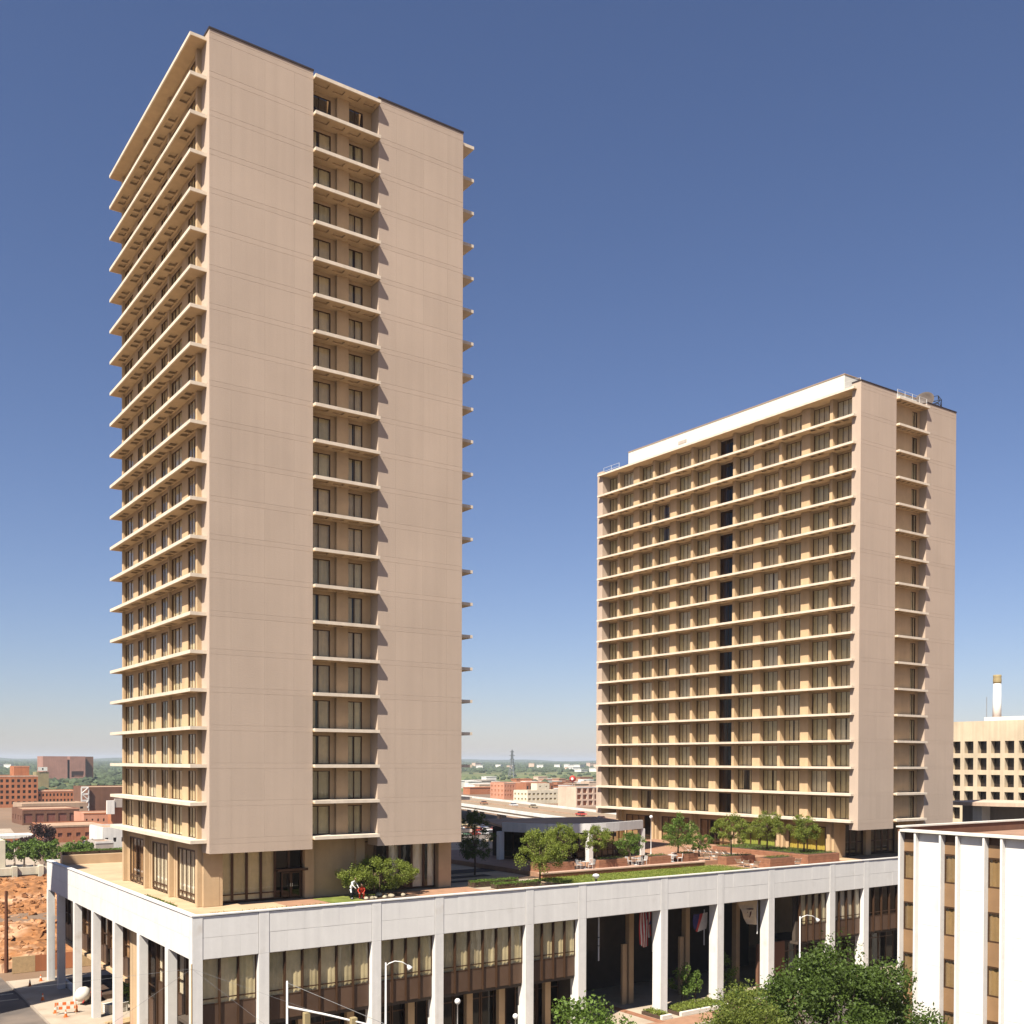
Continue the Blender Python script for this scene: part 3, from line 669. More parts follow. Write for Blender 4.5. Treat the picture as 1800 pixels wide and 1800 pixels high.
# pavilion with a bowed front
pv = thing('garden_pavilion', 'low pavilion with bowed pale fascia and dark glass on the roof garden', 'pavilion', (47, 20, TZ))
CV = [(40.9, 20.6), (42.0, 17.6), (43.6, 15.8), (45.8, 14.5), (48.1, 13.95), (50.3, 14.05), (52.6, 14.5), (55.0, 15.2), (57.5, 15.95)]
PO = (47, 20)
poly = [(x-PO[0], y-PO[1]) for x, y in CV]+[(62-PO[0], 30-PO[1]), (46-PO[0], 33-PO[1])]
MB().prism([(x*.985, y*.985) for x, y in poly], 3.5, 3.75).build('roof', 'roof', pv)
for (xa, ya), (xb, yb) in zip(CV[:-1], CV[1:]):
    d = Vector((xb-xa, yb-ya)).normalized(); nrm = Vector((-d.y, d.x)); g = .006
    q = [(xa+d.x*g, ya+d.y*g), (xb-d.x*g, yb-d.y*g), (xb-d.x*g+nrm.x*.25, yb-d.y*g+nrm.y*.25), (xa+d.x*g+nrm.x*.25, ya+d.y*g+nrm.y*.25)]
    MB().prism([(x-PO[0], y-PO[1]) for x, y in q], 3.12, 4.1).build('fascia_panel', 'mcol', pv)
inset = [(x+(PO[0]-x)*.12, y+(24-y)*.22) for x, y in CV]
for k, ((xa, ya), (xb, yb)) in enumerate(zip(inset[:-1], inset[1:])):
    L = math.hypot(xb-xa, yb-ya); o = inst(win_frame(L-.01, 3.05, 2, .9, .09, m='bronze'), 'window', pv, (xa-PO[0], ya-PO[1], .02), math.atan2(yb-ya, xb-xa)); inst(win_pane(L-.01, 3.05, 'glassd'), 'pane', o)
for x, y in (CV[0], CV[4], CV[8]): MB().bev(x-PO[0]-.3, x-PO[0]+.3, y-PO[1]+.02, y-PO[1]+.62, 0, 3.11, .03).build('column', 'mcol', pv)
MB().prism([(x*.7, y*.3+5) for x, y in poly], 0, 3.3).build('inner_wall', 'room', pv)

# patio sets, loungers, lamps
def patio_chair():
    t = thing('patio_chair', '', 'chair')
    for u in (-.22, .22):
        for v in (-.22, .22): MB().tube([(u, v, 0), (u, v, .44)], .02, 5).build('leg', 'metal', t)
    MB().bev(-.25, .25, -.25, .25, .43, .46, .008).build('seat', 'metal', t)
    MB().tube([(-.26, .24, .45), (-.27, .31, .9), (.27, .31, .9), (.26, .24, .45)], .022, 5).build('back_frame', 'metal', t)
    for i in range(6):
        u = -.2+.08*i; MB().tube([(u, .24, .45), (u*1.05, .30, .88)], .014, 5).build('back_bar', 'metal', t)
    return t
pc0 = patio_chair(); pcu = False
for k, (x, y, wd) in enumerate(((42.7, 8.3, 'leftmost'), (49.6, 8.3, 'middle'), (55.1, 8.6, 'rightmost'))):
    t = thing('patio_table', 'round white metal patio table, %s of three on the terrace' % wd, 'table', (x, y, TZ), group='white patio tables on the terrace')
    MB().lathe([(.02, .70), (.55, .70), (.56, .73), (.02, .74)], 18).build('table_top', 'metal', t)
    MB().lathe([(.28, 0), (.05, .05), (.035, .35), (.05, .70)], 10).build('table_base', 'metal', t)
    for q in range(4):
        a = q*1.57+.4+k; o = dup(pc0, (0, 0, 0)) if pcu else pc0; pcu = True
        o.location = (x+.95*math.cos(a), y+.6*math.sin(a), TZ); o.rotation_euler = (0, 0, a-1.57)
        o['label'] = 'white metal chair at the %s patio table on the terrace' % wd; o['group'] = 'white patio chairs'
def lounger():
    t = thing('sun_lounger', '', 'lounger'); 
    b = MB()
    for x in (-.28, .28): b.tube([(x, -.95, .30), (x, .35, .30), (x, .95, .78)], .025, 6)
    for y in (-.85, .3): b.tube([(-.28, y, .30), (-.28, y, 0), (.28, y, 0), (.28, y, .30)], .022, 6)
    b.build('frame', 'metal', t)
    for i in range(9):
        y = -.93+i*.145; MB().bev(-.27, .27, y, y+.12, .31, .335, .005).build('seat_slat', 'white', t)
    for i in range(5):
        f = i/5; MB().quad((-.27, .36+f*.58, .33+f*.46), (.27, .36+f*.58, .33+f*.46), (.27, .36+(f+.17)*.58, .33+(f+.17)*.46), (-.27, .36+(f+.17)*.58, .33+(f+.17)*.46)).build('back_slat', 'white', t)
    return t
lg = lounger(); spots = [(64.6, 9.2+.95*i, 1.57+.1*math.sin(i*2)) for i in range(8)]
labs = ['white sun lounger, %s in the row before the shorter tower' % n for n in ('nearest', 'second nearest', 'third nearest', 'fourth nearest', 'fourth farthest', 'third farthest', 'second farthest', 'farthest')]
spots += [(59.9, 8.2, 2.3), (61.2, 8.0, 2.6), (61.7, 4.9, 2.0), (61.3, 3.7, 2.3), (61.2, 2.4, 2.6), (67.6, 2.0, 2.4)]
labs += ['white lounge chair right of the terrace ledge end', 'white lounge chair beside the brick planter with a tree', 'white lounge chair at the lawn corner, leftmost of three', 'white lounge chair at the lawn corner, middle of three', 'white lounge chair at the lawn corner, rightmost of three', 'single white lounge chair right of the low brick planter']
for i, ((x, y, a), lb) in enumerate(zip(spots, labs)):
    o = lg if i == 0 else dup(lg, (0, 0, 0)); o.location = (x, y, TZ if (i < 10) else DK+.04); o.rotation_euler = (0, 0, a); o['label'] = lb; o['group'] = 'white sun loungers on the roof garden'
def globe_lamp(loc, h, label, r_=.22, cap=False):
    t = thing('globe_lamp', label, 'lamp', loc, group='white globe lamps')
    MB().lathe([(.12, 0), (.10, .25), (.045, .35), (.04, h-r_*1.2), (.09, h-r_*1.1), (.09, h-r_*.95)], 10).build('post', 'metal' if h > 2 else 'blk', t, smooth=True)
    MB().sphere((0, 0, h), r_, 14).build('globe', 'globe', t, smooth=True)
    if cap: MB().lathe([(r_*1.5, h+r_*.1), (r_*.9, h+r_*.8), (.02, h+r_*1.0)], 14).build('cap', 'globe', t, smooth=True)
globe_lamp((38.3, 1.3, DK), .62, 'short white lamp standing behind the front parapet near the lawn', .26, True)
globe_lamp((58.4, 15.6, TZ), 4.45, 'white globe lamp at the right corner of the pavilion roof', .2)

# roof garden trees
TR = [('dark young tree in the taller tower shadow, left of the pavilion', (32.6, 13.3, DK), 6.3, 1.75, 1.6, 6.2, 3600, .10, 'leafd', 1),
      ('bright young tree standing alone before the left half of the pavilion', (33.3, 3.4, DK), 5.4, 2.05, 1.3, 5.3, 4600, .10, 'leafl', 2),
      ('small tree in the left terrace planter, behind the bright one', (40.2, 8.8, TZ+.8), 3.9, 1.5, .9, 3.8, 2600, .095, 'leafl', 3),
      ('small tree before the middle column of the pavilion', (44.4, 8.6, TZ+.75), 3.8, 1.45, 1.1, 3.5, 2200, .10, 'leafl', 4),
      ('small tree before the right half of the pavilion', (49.3, 8.9, TZ), 3.7, 1.45, 1.1, 3.4, 2200, .10, 'leafm', 5),
      ('tree in the right end terrace planter', (56.3, 9.0, TZ+.8), 4.4, 1.7, .9, 4.2, 3000, .10, 'leafm', 6),
      ('low wide tree in front of the white loungers', (62.0, 11.4, TZ), 3.0, 1.6, .9, 2.6, 1900, .10, 'leafm', 7),
      ('tree in the planter behind the lounge chairs', (62.4, 6.9, TZ+.4), 4.6, 1.9, 1.5, 4.4, 3200, .10, 'leafl', 8),
      ('tree left in the raised bed before the shorter tower', (70.2, 8.6, DK+1.0), 4.6, 1.9, 1.6, 4.5, 3200, .10, 'leafl', 9),
      ('tree right in the raised bed before the shorter tower', (70.9, 3.8, DK+1.0), 4.5, 1.75, 1.5, 4.3, 3000, .10, 'leafl', 10)]
for lb, loc, h, rx, zl, zh, n, ls, lm, sd in TR:
    tree('garden_tree', lb, 'tree', loc, h, rx, zl, zh, int(n*2.0), ls*.75, lm, 'bark', sd, .085, 60, csize=(.13, .30), group='small trees of the roof garden')
tree('spreading_shrub', 'wide multi stemmed shrub tree before the blank wall of the taller tower', 'shrub', (17.0, 4.2, DK), 3.1, 3.3, .75, 3.0, 15000, .07, 'leafl', 'bark', 31, .06, 110, ry=1.9, stems=6, csize=(.2, .42))
for i in range(14):
    a = rnd.random()*6.28; r_ = rnd.uniform(.4, 1.7); x, y = 17.0+r_*math.cos(a)*1.5, 3.0+r_*math.sin(a)*.6; s = rnd.uniform(.12, .26)
    b = MB(); b.sphere((0, 0, s*.5), s, 8, .75); b.v = [(vx*rnd.uniform(.8, 1.2), vy*rnd.uniform(.8, 1.2), vz*rnd.uniform(.85, 1.1)) for vx, vy, vz in b.v]
    b.build('boulder', 'rock', loc=(x, y, DK+.03), smooth=True, label='pale round boulder in the bed under the spreading shrub', cat='boulder', group='boulders under the shrub')
sheet('planting_bed', [(14.6, .7), (20.0, .7), (19.5, 4.6), (15.0, 4.6)], DK+.045, 'soil')

# ================================================================ marble office building on the right
MX, MY, MZ = 47.5, -24.4, 19.45
mo = thing('marble_office', 'bright white marble office block with bronze window strips at right edge', 'building', (MX, MY, 0))
MB().box(.6, 60, -60, -.2, .1, MZ-1.0).build('core_wall', 'room', mo)
MB().box(.5, 59.8, -59.8, -.4, MZ-1.0, MZ-.75).build('roof', 'roofr', mo)
MB().box(.0, 60, -.35, 0, MZ-1.0, MZ).build('parapet', 'b_dark', mo); MB().box(-.1, 60, -.45, .1, MZ, MZ+.12).build('coping', 'white', mo)
MB().box(.31, .45, -60, -.36, MZ-1.0, MZ-.3).build('parapet', 'b_dark', mo); MB().box(-.45, .5, -60, -.46, MZ-.3, MZ-.12).build('coping', 'white', mo)
MB().box(.3, 60, -.19, 0, .1, MZ-1.0).build('rear_wall', 'marble', mo)
y = 0.0; k = 0
def mfin(y): MB().bev(-.38, .25, y-.14, y+.02, .1, MZ-.30, .012).build('fin', 'mcol', mo)
ys = [-.45-3.45*k for k in range(7)]
prev = 0.0
for i, y0 in enumerate(ys):
    a, b_ = prev, y0+.14
    zc = .1
    for q in range(6):        # marble slabs, course by course
        ze = min(zc+3.0, MZ-.32); ze = MZ-.32 if q == 5 else ze; MB().bev(.05, .3, b_+.006, a-.006, zc+.006, ze-.006, .008).build('marble_panel', 'marble', mo); zc = ze
    mfin(y0+.12); mfin(y0-1.22); prev = y0-1.36
    ya, yb = y0-.02, y0-1.2; wv = ya-yb
    for f in range(5):
        zt = 17.62-3.93*f; zb_ = zt-2.15
        if zb_ < .3: break
        window(mo, wv-.02, 2.15, (.12, ya-.01, zb_), RW, 1, None, 'curb', ((0, 1),), 'glass', f+i, .09)
        MB().box(.14, .26, yb+.01, ya-.01, zb_-1.76, zb_-.02).build('spandrel_panel', 'spand', mo)
    MB().box(.14, .26, yb+.01, ya-.01, 17.64, MZ-.9).build('spandrel_panel', 'spand', mo)
    MB().box(.2, .28, yb+.01, ya-.01, MZ-.9, MZ-.31).build('spandrel_panel', 'bronze', mo)
    MB().box(.5, .54, yb-.1, ya+.1, .3, MZ-1).build('interior_wall', 'room', mo)

# ================================================================ background buildings
def bbuild(name, label, x0, x1, y0, dep, zt, m, wins=None, lwins=None, roof='roof', cat='building', par=.4, z0=-.1, wm='hole', trim=None, inset=.25):
    """box building with a sunken roof; wins = (cols, rows, width frac, height frac, z from, z to) on the -Y face, lwins on the -X face"""
    t = thing(name, label, cat, ((x0+x1)/2, y0+dep/2, 0)); W2, D2 = (x1-x0)/2, dep/2
    def facade(w_, spec, put):
        # wall built as a grid of piers and spandrels so that windows are real recesses
        c, r_, wf, hf, za, ze = spec; cw = w_/c; rh = (ze-za)/r_
        put('wall', 0, w_, z0, za, 0); put('wall', 0, w_, ze, zt, 0)
        for j in range(r_):
            zb_ = za+j*rh; g = rh*(1-hf)/2
            put('wall', 0, w_, zb_, zb_+g, 0); put('wall', 0, w_, zb_+rh-g, zb_+rh, 0)
            for i in range(c):
                gx = cw*(1-wf)/2
                put('wall', i*cw, i*cw+gx, zb_+g, zb_+rh-g, 0); put('wall', (i+1)*cw-gx, (i+1)*cw, zb_+g, zb_+rh-g, 0)
                put('window', i*cw+gx, (i+1)*cw-gx, zb_+g, zb_+rh-g, inset)
    wl = MB()
    def putf(kind, a, b_, za, ze, d):
        if ze-za < .005: return
        if kind == 'wall': wl.box(a-W2, b_-W2, -D2, -D2+inset+.1, za, ze)
        else: MB().quad((a-W2, -D2+d, za), (b_-W2, -D2+d, za), (b_-W2, -D2+d, ze), (a-W2, -D2+d, ze)).build('window', wm, t)
    def putl(kind, a, b_, za, ze, d):
        if ze-za < .005: return
        if kind == 'wall': wl.box(-W2, -W2+inset+.1, D2-b_, D2-a, za, ze)
        else: MB().quad((-W2+d, D2-a, za), (-W2+d, D2-b_, za), (-W2+d, D2-b_, ze), (-W2+d, D2-a, ze)).build('window', wm, t)
    off = 0
    if wins: facade(x1-x0, wins, putf); off = 1
    if lwins: facade(dep-(inset+.1 if wins else 0), lwins, putl)
    e = inset+.1
    wl.box(-W2+(e if lwins else 0), W2, -D2+(e if wins else 0), D2, z0, zt-par)
    for a in ((-W2, W2, D2-.3, D2), (W2-.3, W2, -D2+e, D2-.3)): wl.box(*a, zt-par, zt)
    if not wins: wl.box(-W2, W2, -D2, -D2+.3, zt-par, zt)
    if not lwins: wl.box(-W2, -W2+.3, -D2+e, D2-.3, zt-par, zt)
    wl.build('wall', m, t)
    MB().box(-W2+.31, W2-.31, -D2+.36, D2-.31, zt-par+.003, zt-par+.05).build('roof', roof, t)
    if trim: MB().box(-W2-.1, W2+.1, -D2-.1, -D2, zt-.5, zt+.03).build('trim', trim, t)
    return t
bbuild('brick_warehouse', 'low red brick warehouse with pale roof left of the taller tower', 39.2, 57, 254, 22, 5.0, 'b_brick', (7, 1, .5, .5, 1.0, 3.4), (5, 1, .5, .5, 1, 3.4), wm='b_maroon', trim='b_tan')
bbuild('dock_building', 'dark brick building with a row of loading doors behind the low warehouse', 49, 69, 348, 22, 6.0, 'b_dark', (5, 1, .72, .8, .3, 4.6), (4, 1, .4, .6, 1, 4), wm='b_maroon', trim='b_salmon')
bbuild('tan_warehouse', 'long low tan warehouse with a plain pale wall', 55, 80, 384, 20, 6.6, 'b_tan', (6, 1, .3, .3, 3, 6), None)
bbuild('office_block', 'orange brick office block with grouped dark windows at left edge', 60, 83.5, 505, 30, 16.2, 'b_orange', (9, 5, .52, .55, 1, 15.0), None, roof='roofr', trim='b_pinkw')
bbuild('office_wing', 'lower orange brick wing with two rows of dark windows', 83.6, 104.5, 506, 26, 8.2, 'b_orange', (12, 2, .5, .5, 1.8, 7.6), None, trim='b_salmon')
bbuild('roof_house', 'small orange rooftop house behind the orange office block', 76, 83.5, 528, 12, 21.0, 'b_orange', None, None, trim='b_salmon')
bbuild('orange_tower', 'plain orange block rising behind the office block at left edge', 58, 68, 545, 20, 22.5, 'b_orange', None, None)
pk = bbuild('pink_tower', 'large windowless pinkish brick block on the skyline at left', 198, 222, 1096, 30, 28.0, 'b_pink', None, None, par=.6)
bbuild('pink_tower', 'right half of the pinkish skyline block with a dark slot beside it', 224.5, 240, 1096, 34, 28.0, 'b_pink', (1, 1, .8, .45, 2, 16), None, par=.6, wm='b_dark', inset=1.5)
bbuild('dark_slab', 'dark brown shaft at the right end of the pinkish skyline block', 241.5, 249, 1100, 34, 27.8, 'b_dark', None, None, par=.6)
bbuild('olive_block', 'olive box with a white rooftop billboard near the pinkish block', 138, 147, 805, 14, 14.7, 'b_olive', None, None)
bb_ = thing('billboard', 'white rooftop billboard with a dark mark on the olive box', 'billboard', (142.5, 804.5, 14.7))
MB().box(-3.4, 3.4, -.15, .15, .9, 3.9).build('board', 'b_white', bb_)
for x in (-2.8, 2.8): MB().box(x-.1, x+.1, -.1, .1, -.1, .9).build('post', 'blk', bb_)
MB().box(-.5, .5, -.2, -.16, 1.6, 3.2).build('mark', 'blk', bb_)
bbuild('brown_block', 'big dark brown windowless block just left of the taller tower', 86.5, 110, 409, 30, 12.4, 'b_dark', None, None)
fe = thing('fire_stair', 'white zigzag stair frame on the dark brown block', 'staircase', (85.2, 408, 0))
for k in range(4):
    z = 1+2.9*k
    MB().box(-2.0, .9, -.4, .4, z+2.2, z+3.0).build('landing', 'b_white', fe)
    MB().tube([(-2.0 if k % 2 else .8, -.3, z), (.8 if k % 2 else -2.0, -.3, z+2.6)], .25, 5).build('flight', 'b_white', fe)
for x in (-2.0, .9): MB().box(x-.22, x+.22, -.3, .3, 0, 12.2).build('post', 'b_white', fe)
bbuild('orange_shed', 'orange brick shed with small openings below the dark brown block', 66, 82, 327, 16, 5.0, 'b_salmon', (8, 1, .3, .4, 1, 3.6), None, trim='b_orange')
bbuild('orange_shaft', 'orange shaft with a white sign panel near the taller tower', 74.5, 80.5, 322, 8, 8.6, 'b_orange', None, None)
MB().bev(72.6, 75.2, 320.5, 321.8, 4.6, 9.6, .05).build('sign_panel', 'b_white', label='blank white sign panel on the orange shaft', cat='sign')
MB().bev(75.3, 79.5, 320.8, 321.9, 7.0, 10.2, .05).build('sign_panel', 'b_grey', label='pale grey sign panel on top of the orange shaft', cat='sign')
bbuild('white_house', 'bright white flat roofed building beside the taller tower', 42.0, 52, 200, 14, 7.4, 'b_white', (5, 1, .4, .35, 2.6, 5.8), (2, 1, .3, .3, 2, 5))
bbuild('grey_annex', 'small grey annex with a white frame in front of the white building', 38.2, 42.4, 191, 8, 4.6, 'b_grey', None, None, trim='b_white')
bbuild('cream_building', 'cream wall of a building cut by the left edge', 5, 14.9, 170, 9, 7.2, 'b_cream', None, None)
cn = thing('station_canopy', 'flat white canopy on posts at the left edge', 'canopy', (26, 230, 0))
MB().bev(-5, 5, -4, 4, 3.6, 4.5, .05).build('canopy_roof', 'b_white', cn)
for x in (-4.2, 0, 4.2): MB().box(x-.2, x+.2, -3.4, -3.0, 0, 3.6).build('post', 'b_white', cn)
bbuild('station_shop', 'brown low shop under the white canopy at left', 22, 32, 236, 8, 3.9, 'b_orange', (4, 1, .6, .6, .3, 3), None)
# hoarding and retaining wall of the building site
hd = thing('site_hoarding', 'plain orange plywood hoarding round the excavation', 'hoarding', (20, 56.2, 0))
for i in range(18): MB().bev(-22.5+i*2.44+.01, -22.5+(i+1)*2.44-.01, -.05, .05, .0, 1.9+rnd.uniform(-.04, .04), .01).build('board', 'b_orange' if i % 3 else 'lumber', hd)
rw = thing('retaining_wall', 'concrete retaining wall with buttress posts behind the excavation', 'wall', (20, 141, 0))
for i in range(22):
    x = -50+i*4.6; MB().bev(x, x+.9, -.5, .5, 0, 4.3, .05).build('buttress', 'b_cream', rw); MB().box(x+.95, x+4.55, .1, .4, 0, 2.6).build('wall_panel', 'b_tan', rw); MB().box(x+.95, x+4.55, -.1, .5, 2.61, 4.0).build('wall_panel', 'b_cream', rw)
sheet('road', [(-40, 146), (60, 146), (60, 160), (-40, 160)], .012, 'tile'); sheet('road', [(10, 160), (22, 160), (42, 330), (30, 330)], .008, 'walk')
for i in range(9):
    f = i/8; tree('street_tree', 'pale trunked tree, number %s from the left in the row beyond the excavation' % ('one', 'two', 'three', 'four', 'five', 'six', 'seven', 'eight', 'nine')[i], 'tree', (15.5+13*f*.9+2, 187-27*f, 0), 6.0, 2.5, 2.0, 6.2, 1500, .26, 'leafm', 'barkp', 60+i, .2, 14, group='row of pale trunked trees beyond the excavation')
tree('purple_tree', 'round dark purple leaved tree beyond the row of trees', 'tree', (30.5, 214, 0), 8, 4.2, .8, 7.6, 3200, .30, 'leafp', 'bark', 71, .25, 20)
tree('purple_tree', 'smaller dark purple leaved tree left of the round one', 'tree', (26.0, 216, 0), 6, 3.0, .6, 5.0, 2000, .30, 'leafp', 'bark', 72, .2, 16)
tree('round_bush', 'round olive bush right of the dark purple tree', 'bush', (37, 205, 0), 3.5, 3.0, .1, 3.4, 1500, .26, 'leafm', 'bark', 73, .15, 14)
tree('round_bush', 'olive bush before the low warehouse', 'bush', (43.5, 222, 0), 3.5, 3.0, .1, 3.4, 1500, .26, 'leafm', 'bark', 74, .15, 14)
# buildings seen between the towers
bbuild('salmon_building', 'salmon brick building seen between the two towers', 357, 370, 478, 16, 10.6, 'b_salmon', (6, 3, .4, .5, 1, 9.6), (4, 3, .4, .5, 1, 9.6), wm='b_orange', trim='b_pinkw')
bbuild('dark_brick_building', 'dark red brick building with tall windows between the towers', 366, 388, 466, 16, 10.4, 'b_brick', (9, 2, .55, .6, 1, 9.4), None)
bbuild('cream_offices', 'cream two storey building with dark windows beside the highway', 325, 349.5, 408, 14, 7.8, 'b_cream', (8, 2, .6, .42, 1.2, 7.0), (4, 2, .5, .4, 1.2, 7), wm='b_olive')
bbuild('roof_cabin', 'cream cabin on the roof of the two storey building', 334, 343, 411, 6, 11.6, 'b_cream', (2, 1, .25, .3, 8.6, 11), None, z0=7.3, wm='b_olive')
bbuild('grey_offices', 'grey building with small dark windows right of the cream one', 349.6, 362, 400, 14, 7.6, 'b_grey', (4, 2, .6, .4, 1.2, 7), None, wm='b_dark')
bbuild('grid_garage', 'pale pink open grid building just left of the shorter tower', 324, 348, 362, 16, 10.8, 'b_pinkw', (6, 3, .7, .74, .4, 10.4), None, wm='b_orange', inset=1.0, trim='b_white')
bl_ = thing('red_ball_sign', 'red ball sign with a white patch on a pole between the towers', 'sign', (388, 446, 0))
MB().tube([(0, 0, 0), (0, 0, 12)], .25, 8).build('pole', 'b_grey', bl_)
MB().sphere((0, 0, 13.4), 2.1, 20).build('ball', 'red', bl_, smooth=True)
b = MB(); b.lathe([(.02, 0), (.8, .02), (.85, .25), (.02, .3)], 14)
b.v = [(-1.35+(-zz_)*.72*1.1-.28, -1.35-zz_*.7, 13.4+vx*1.0+vy*.0) if False else (vx*.7-1.30-zz_*.7, -vx*.7-1.30-zz_*.7, 13.4+vy) for vx, vy, zz_ in b.v]
b.build('white_patch', 'b_white', bl_)
# elevated highway
HW = [(203.5, 150), (234.5, 269), (262, 374), (300, 520)]
hwy = thing('elevated_highway', 'pale concrete elevated highway crossing behind the roof garden', 'highway', (0, 0, 0))
def strip(off0, off1, z0_, z1_, name, m):
    for (xa, ya), (xb, yb) in zip([(131, 40), (160, 149), (192.7, 269), (222, 374)], [(160, 149), (192.7, 269), (222, 374), (262, 520)]):
        MB().prism([(xa+off0, ya), (xa+off1, ya), (xb+off1, yb), (xb+off0, yb)], z0_, z1_).build(name, m, hwy)
strip(0, 29, 6.3, 7.2, 'deck', 'hwy'); strip(-.3, .3, 7.0, 8.0, 'parapet', 'b_white'); strip(28.7, 29.3, 7.0, 8.0, 'parapet', 'b_white'); strip(14, 14.5, 7.21, 7.75, 'median_barrier', 'b_tan')
strip(-.5, -.02, 6.0, 6.35, 'edge_beam', 'b_white')
for k, (x, y) in enumerate(((146, 95), (170, 185), (183, 233), (196, 281), (209, 328), (225, 385))):
    for off in (3, 14, 25): MB().bev(x+off-.7, x+off+.7, y-.7, y+.7, -.1, 6.29, .1).build('pillar', 'b_tan', hwy)
sheet('parking_lot', [(110, 120), (158, 120), (235, 400), (150, 400)], .01, 'asph')

# ---------------------------------------------------------------- cars
def make_car():
    t = thing('parked_car', '', 'car')
    prof = [(-2.45, .32), (-2.5, .62), (-2.42, .86), (-1.3, .94), (-.75, 1.34), (.75, 1.36), (1.35, .96), (2.35, .88), (2.5, .66), (2.45, .32)]
    low = [(-2.45, .30), (-2.5, .60), (-2.42, .84), (-1.25, .92), (1.35, .92), (2.35, .86), (2.5, .64), (2.45, .30)]
    def ext(pts, w0, w1):
        b = MB(); n = len(pts)
        for s, wv in ((-1, w0), (1, w0)):
            b.v += [(x, s*(w0 if z < 1 else w1), z) for x, z in pts]
        b.f.append(tuple(range(n-1, -1, -1))); b.f.append(tuple(range(n, 2*n)))
        for k in range(n): b.f.append((k, (k+1) % n, n+(k+1) % n, n+k))
        return b
    ext(low, .92, .92).build('body', 'car0', t)
    ext([(-1.28, .925), (-.78, 1.32), (.72, 1.34), (1.28, .925)], .80, .66).build('cabin_glass', 'hole', t)
    ext([(-.80, 1.33), (-.75, 1.39), (.70, 1.41), (.78, 1.35)], .70, .68).build('roof', 'car0', t)
    for x in (-1.5, 1.5):
        for s in (-1, 1):
            b = MB(); b.lathe([(.12, -.11), (.34, -.11), (.36, 0), (.34, .11), (.12, .11)], 14); b.v = [(x+vx, s*.84+vz, .34+vy) for vx, vy, vz in b.v]
            wv = b.build('wheel', 'tyre', t); b = MB(); b.lathe([(.02, -.02), (.2, -.02), (.2, .02), (.02, .02)], 10); b.v = [(x+vx, s*.96+vz, .34+vy) for vx, vy, vz in b.v]; b.build('rim', 'chrome', wv)
    MB().bev(-2.6, -2.48, -.9, .9, .38, .55, .02).build('bumper', 'chrome', t); MB().bev(2.48, 2.6, -.9, .9, .38, .55, .02).build('bumper', 'chrome', t)
    for s in (-.65, .65): MB().bev(2.42, 2.515, s-.14, s+.14, .62, .8, .01).build('headlight', 'globe', t)
    return t
car0 = make_car(); used = [False]; cmesh = {}
CN = ['white', 'red', 'navy', 'tan', 'black', 'gold', 'dark green', 'rust']
def car(x, y, z, a, ci, label, group):
    o = car0 if not used[0] else dup(car0, (0, 0, 0)); used[0] = True
    o.location = (x, y, z); o.rotation_euler = (0, 0, a); o['label'] = label; o['group'] = group
    for ch in o.children:
        if ch.name.split('.')[0] in ('body', 'roof'):
            k = (ch.name.split('.')[0], ci)
            if k not in cmesh:
                me = ch.data.copy(); me.materials.clear(); me.materials.append(M['car%d' % ci]); cmesh[k] = me
            ch.data = cmesh[k]
cr = random.Random(5)
for i in range(8):
    for j in range(7):
        if cr.random() < .22: continue
        y = 214+i*14; x = 152+(y-200)*.30+j*3.3; ci = cr.choice((0, 0, 0, 1, 2, 3, 4, 5, 6, 7))
        car(x, y, .02, 1.57+cr.uniform(-.05, .05), ci, '%s car parked in the lot below the elevated highway' % CN[ci], 'cars parked in the lot below the highway')
for x, y, ci, lb in ((205, 272, 7, 'rust coloured car farthest left on the elevated highway'), (204, 250, 0, 'white car on the elevated highway'), (203, 236, 3, 'tan car on the elevated highway behind the white one'), (183, 183, 1, 'red and pale car on the elevated highway near the shorter tower'), (172, 160, 7, 'rust coloured car on the highway at the shorter tower corner')):
    car(x, y, 7.22, 1.33, ci, lb, 'cars on the elevated highway')
for i, (x, y, a, ci, lb) in enumerate(((47, 238, .1, 0, 'white car before the low red brick warehouse'), (52, 240, 0, 0, 'second white car before the low warehouse'), (57.5, 300, .2, 5, 'gold car behind the low warehouse'), (10, 150, .2, 0, 'white car on the road beyond the retaining wall'), (36, 186, .5, 4, 'black car near the small grey annex'), (30, 120, .3, 4, 'black car parked at the far edge of the excavation'))):
    car(x, y, .05 if i != 5 else 1.6, a, ci, lb, 'cars in the left background')

# beige grid building, chimney and canopy behind the shorter tower
bg_ = bbuild('beige_grid_building', 'beige office block with deep square windows at the right edge', 150, 185, -2, 50, 31.9, 'b_beige', None, (20, 5, .68, .72, 13.9, 28.75), inset=1.1)
MB().box(151-167.5, 184-167.5, -1-23, 29.5-23, 31.55, 32.6).build('roof_parapet', 'b_white', bg_)
ck = thing('chimney_stack', 'tall white chimney with a tan top at the right edge', 'chimney', (165, 35.2, 31.6))
MB().lathe([(.82, 0), (.68, 8.0)], 20).build('shaft', 'b_white', ck, smooth=True); MB().lathe([(.72, 8.0), (.76, 8.3), (.76, 8.8), (.71, 9.1), (.76, 9.3), (.72, 9.6), (.3, 9.6)], 20).build('top', 'b_olive', ck, smooth=True)
MB().tube([(156, 32, 32), (156, 32, 36.5)], .06, 6).build('roof_mast', 'galv', label='thin mast on the beige office block roof', cat='mast')
cp_ = thing('curved_canopy', 'sweeping concrete canopy on a pier behind the marble office', 'canopy', (122, 8, 0))
b = MB(); n = 14
for i in range(n+1):
    f = i/n; yy = 9-20*f; zt_ = 18.75+.25*f; x0_ = -4-2.5*math.sin(f*math.pi)
    b.v += [(x0_, yy, zt_-.5), (x0_, yy, zt_), (8, yy, zt_), (8, yy, zt_-.5-.4*math.sin(f*math.pi))]
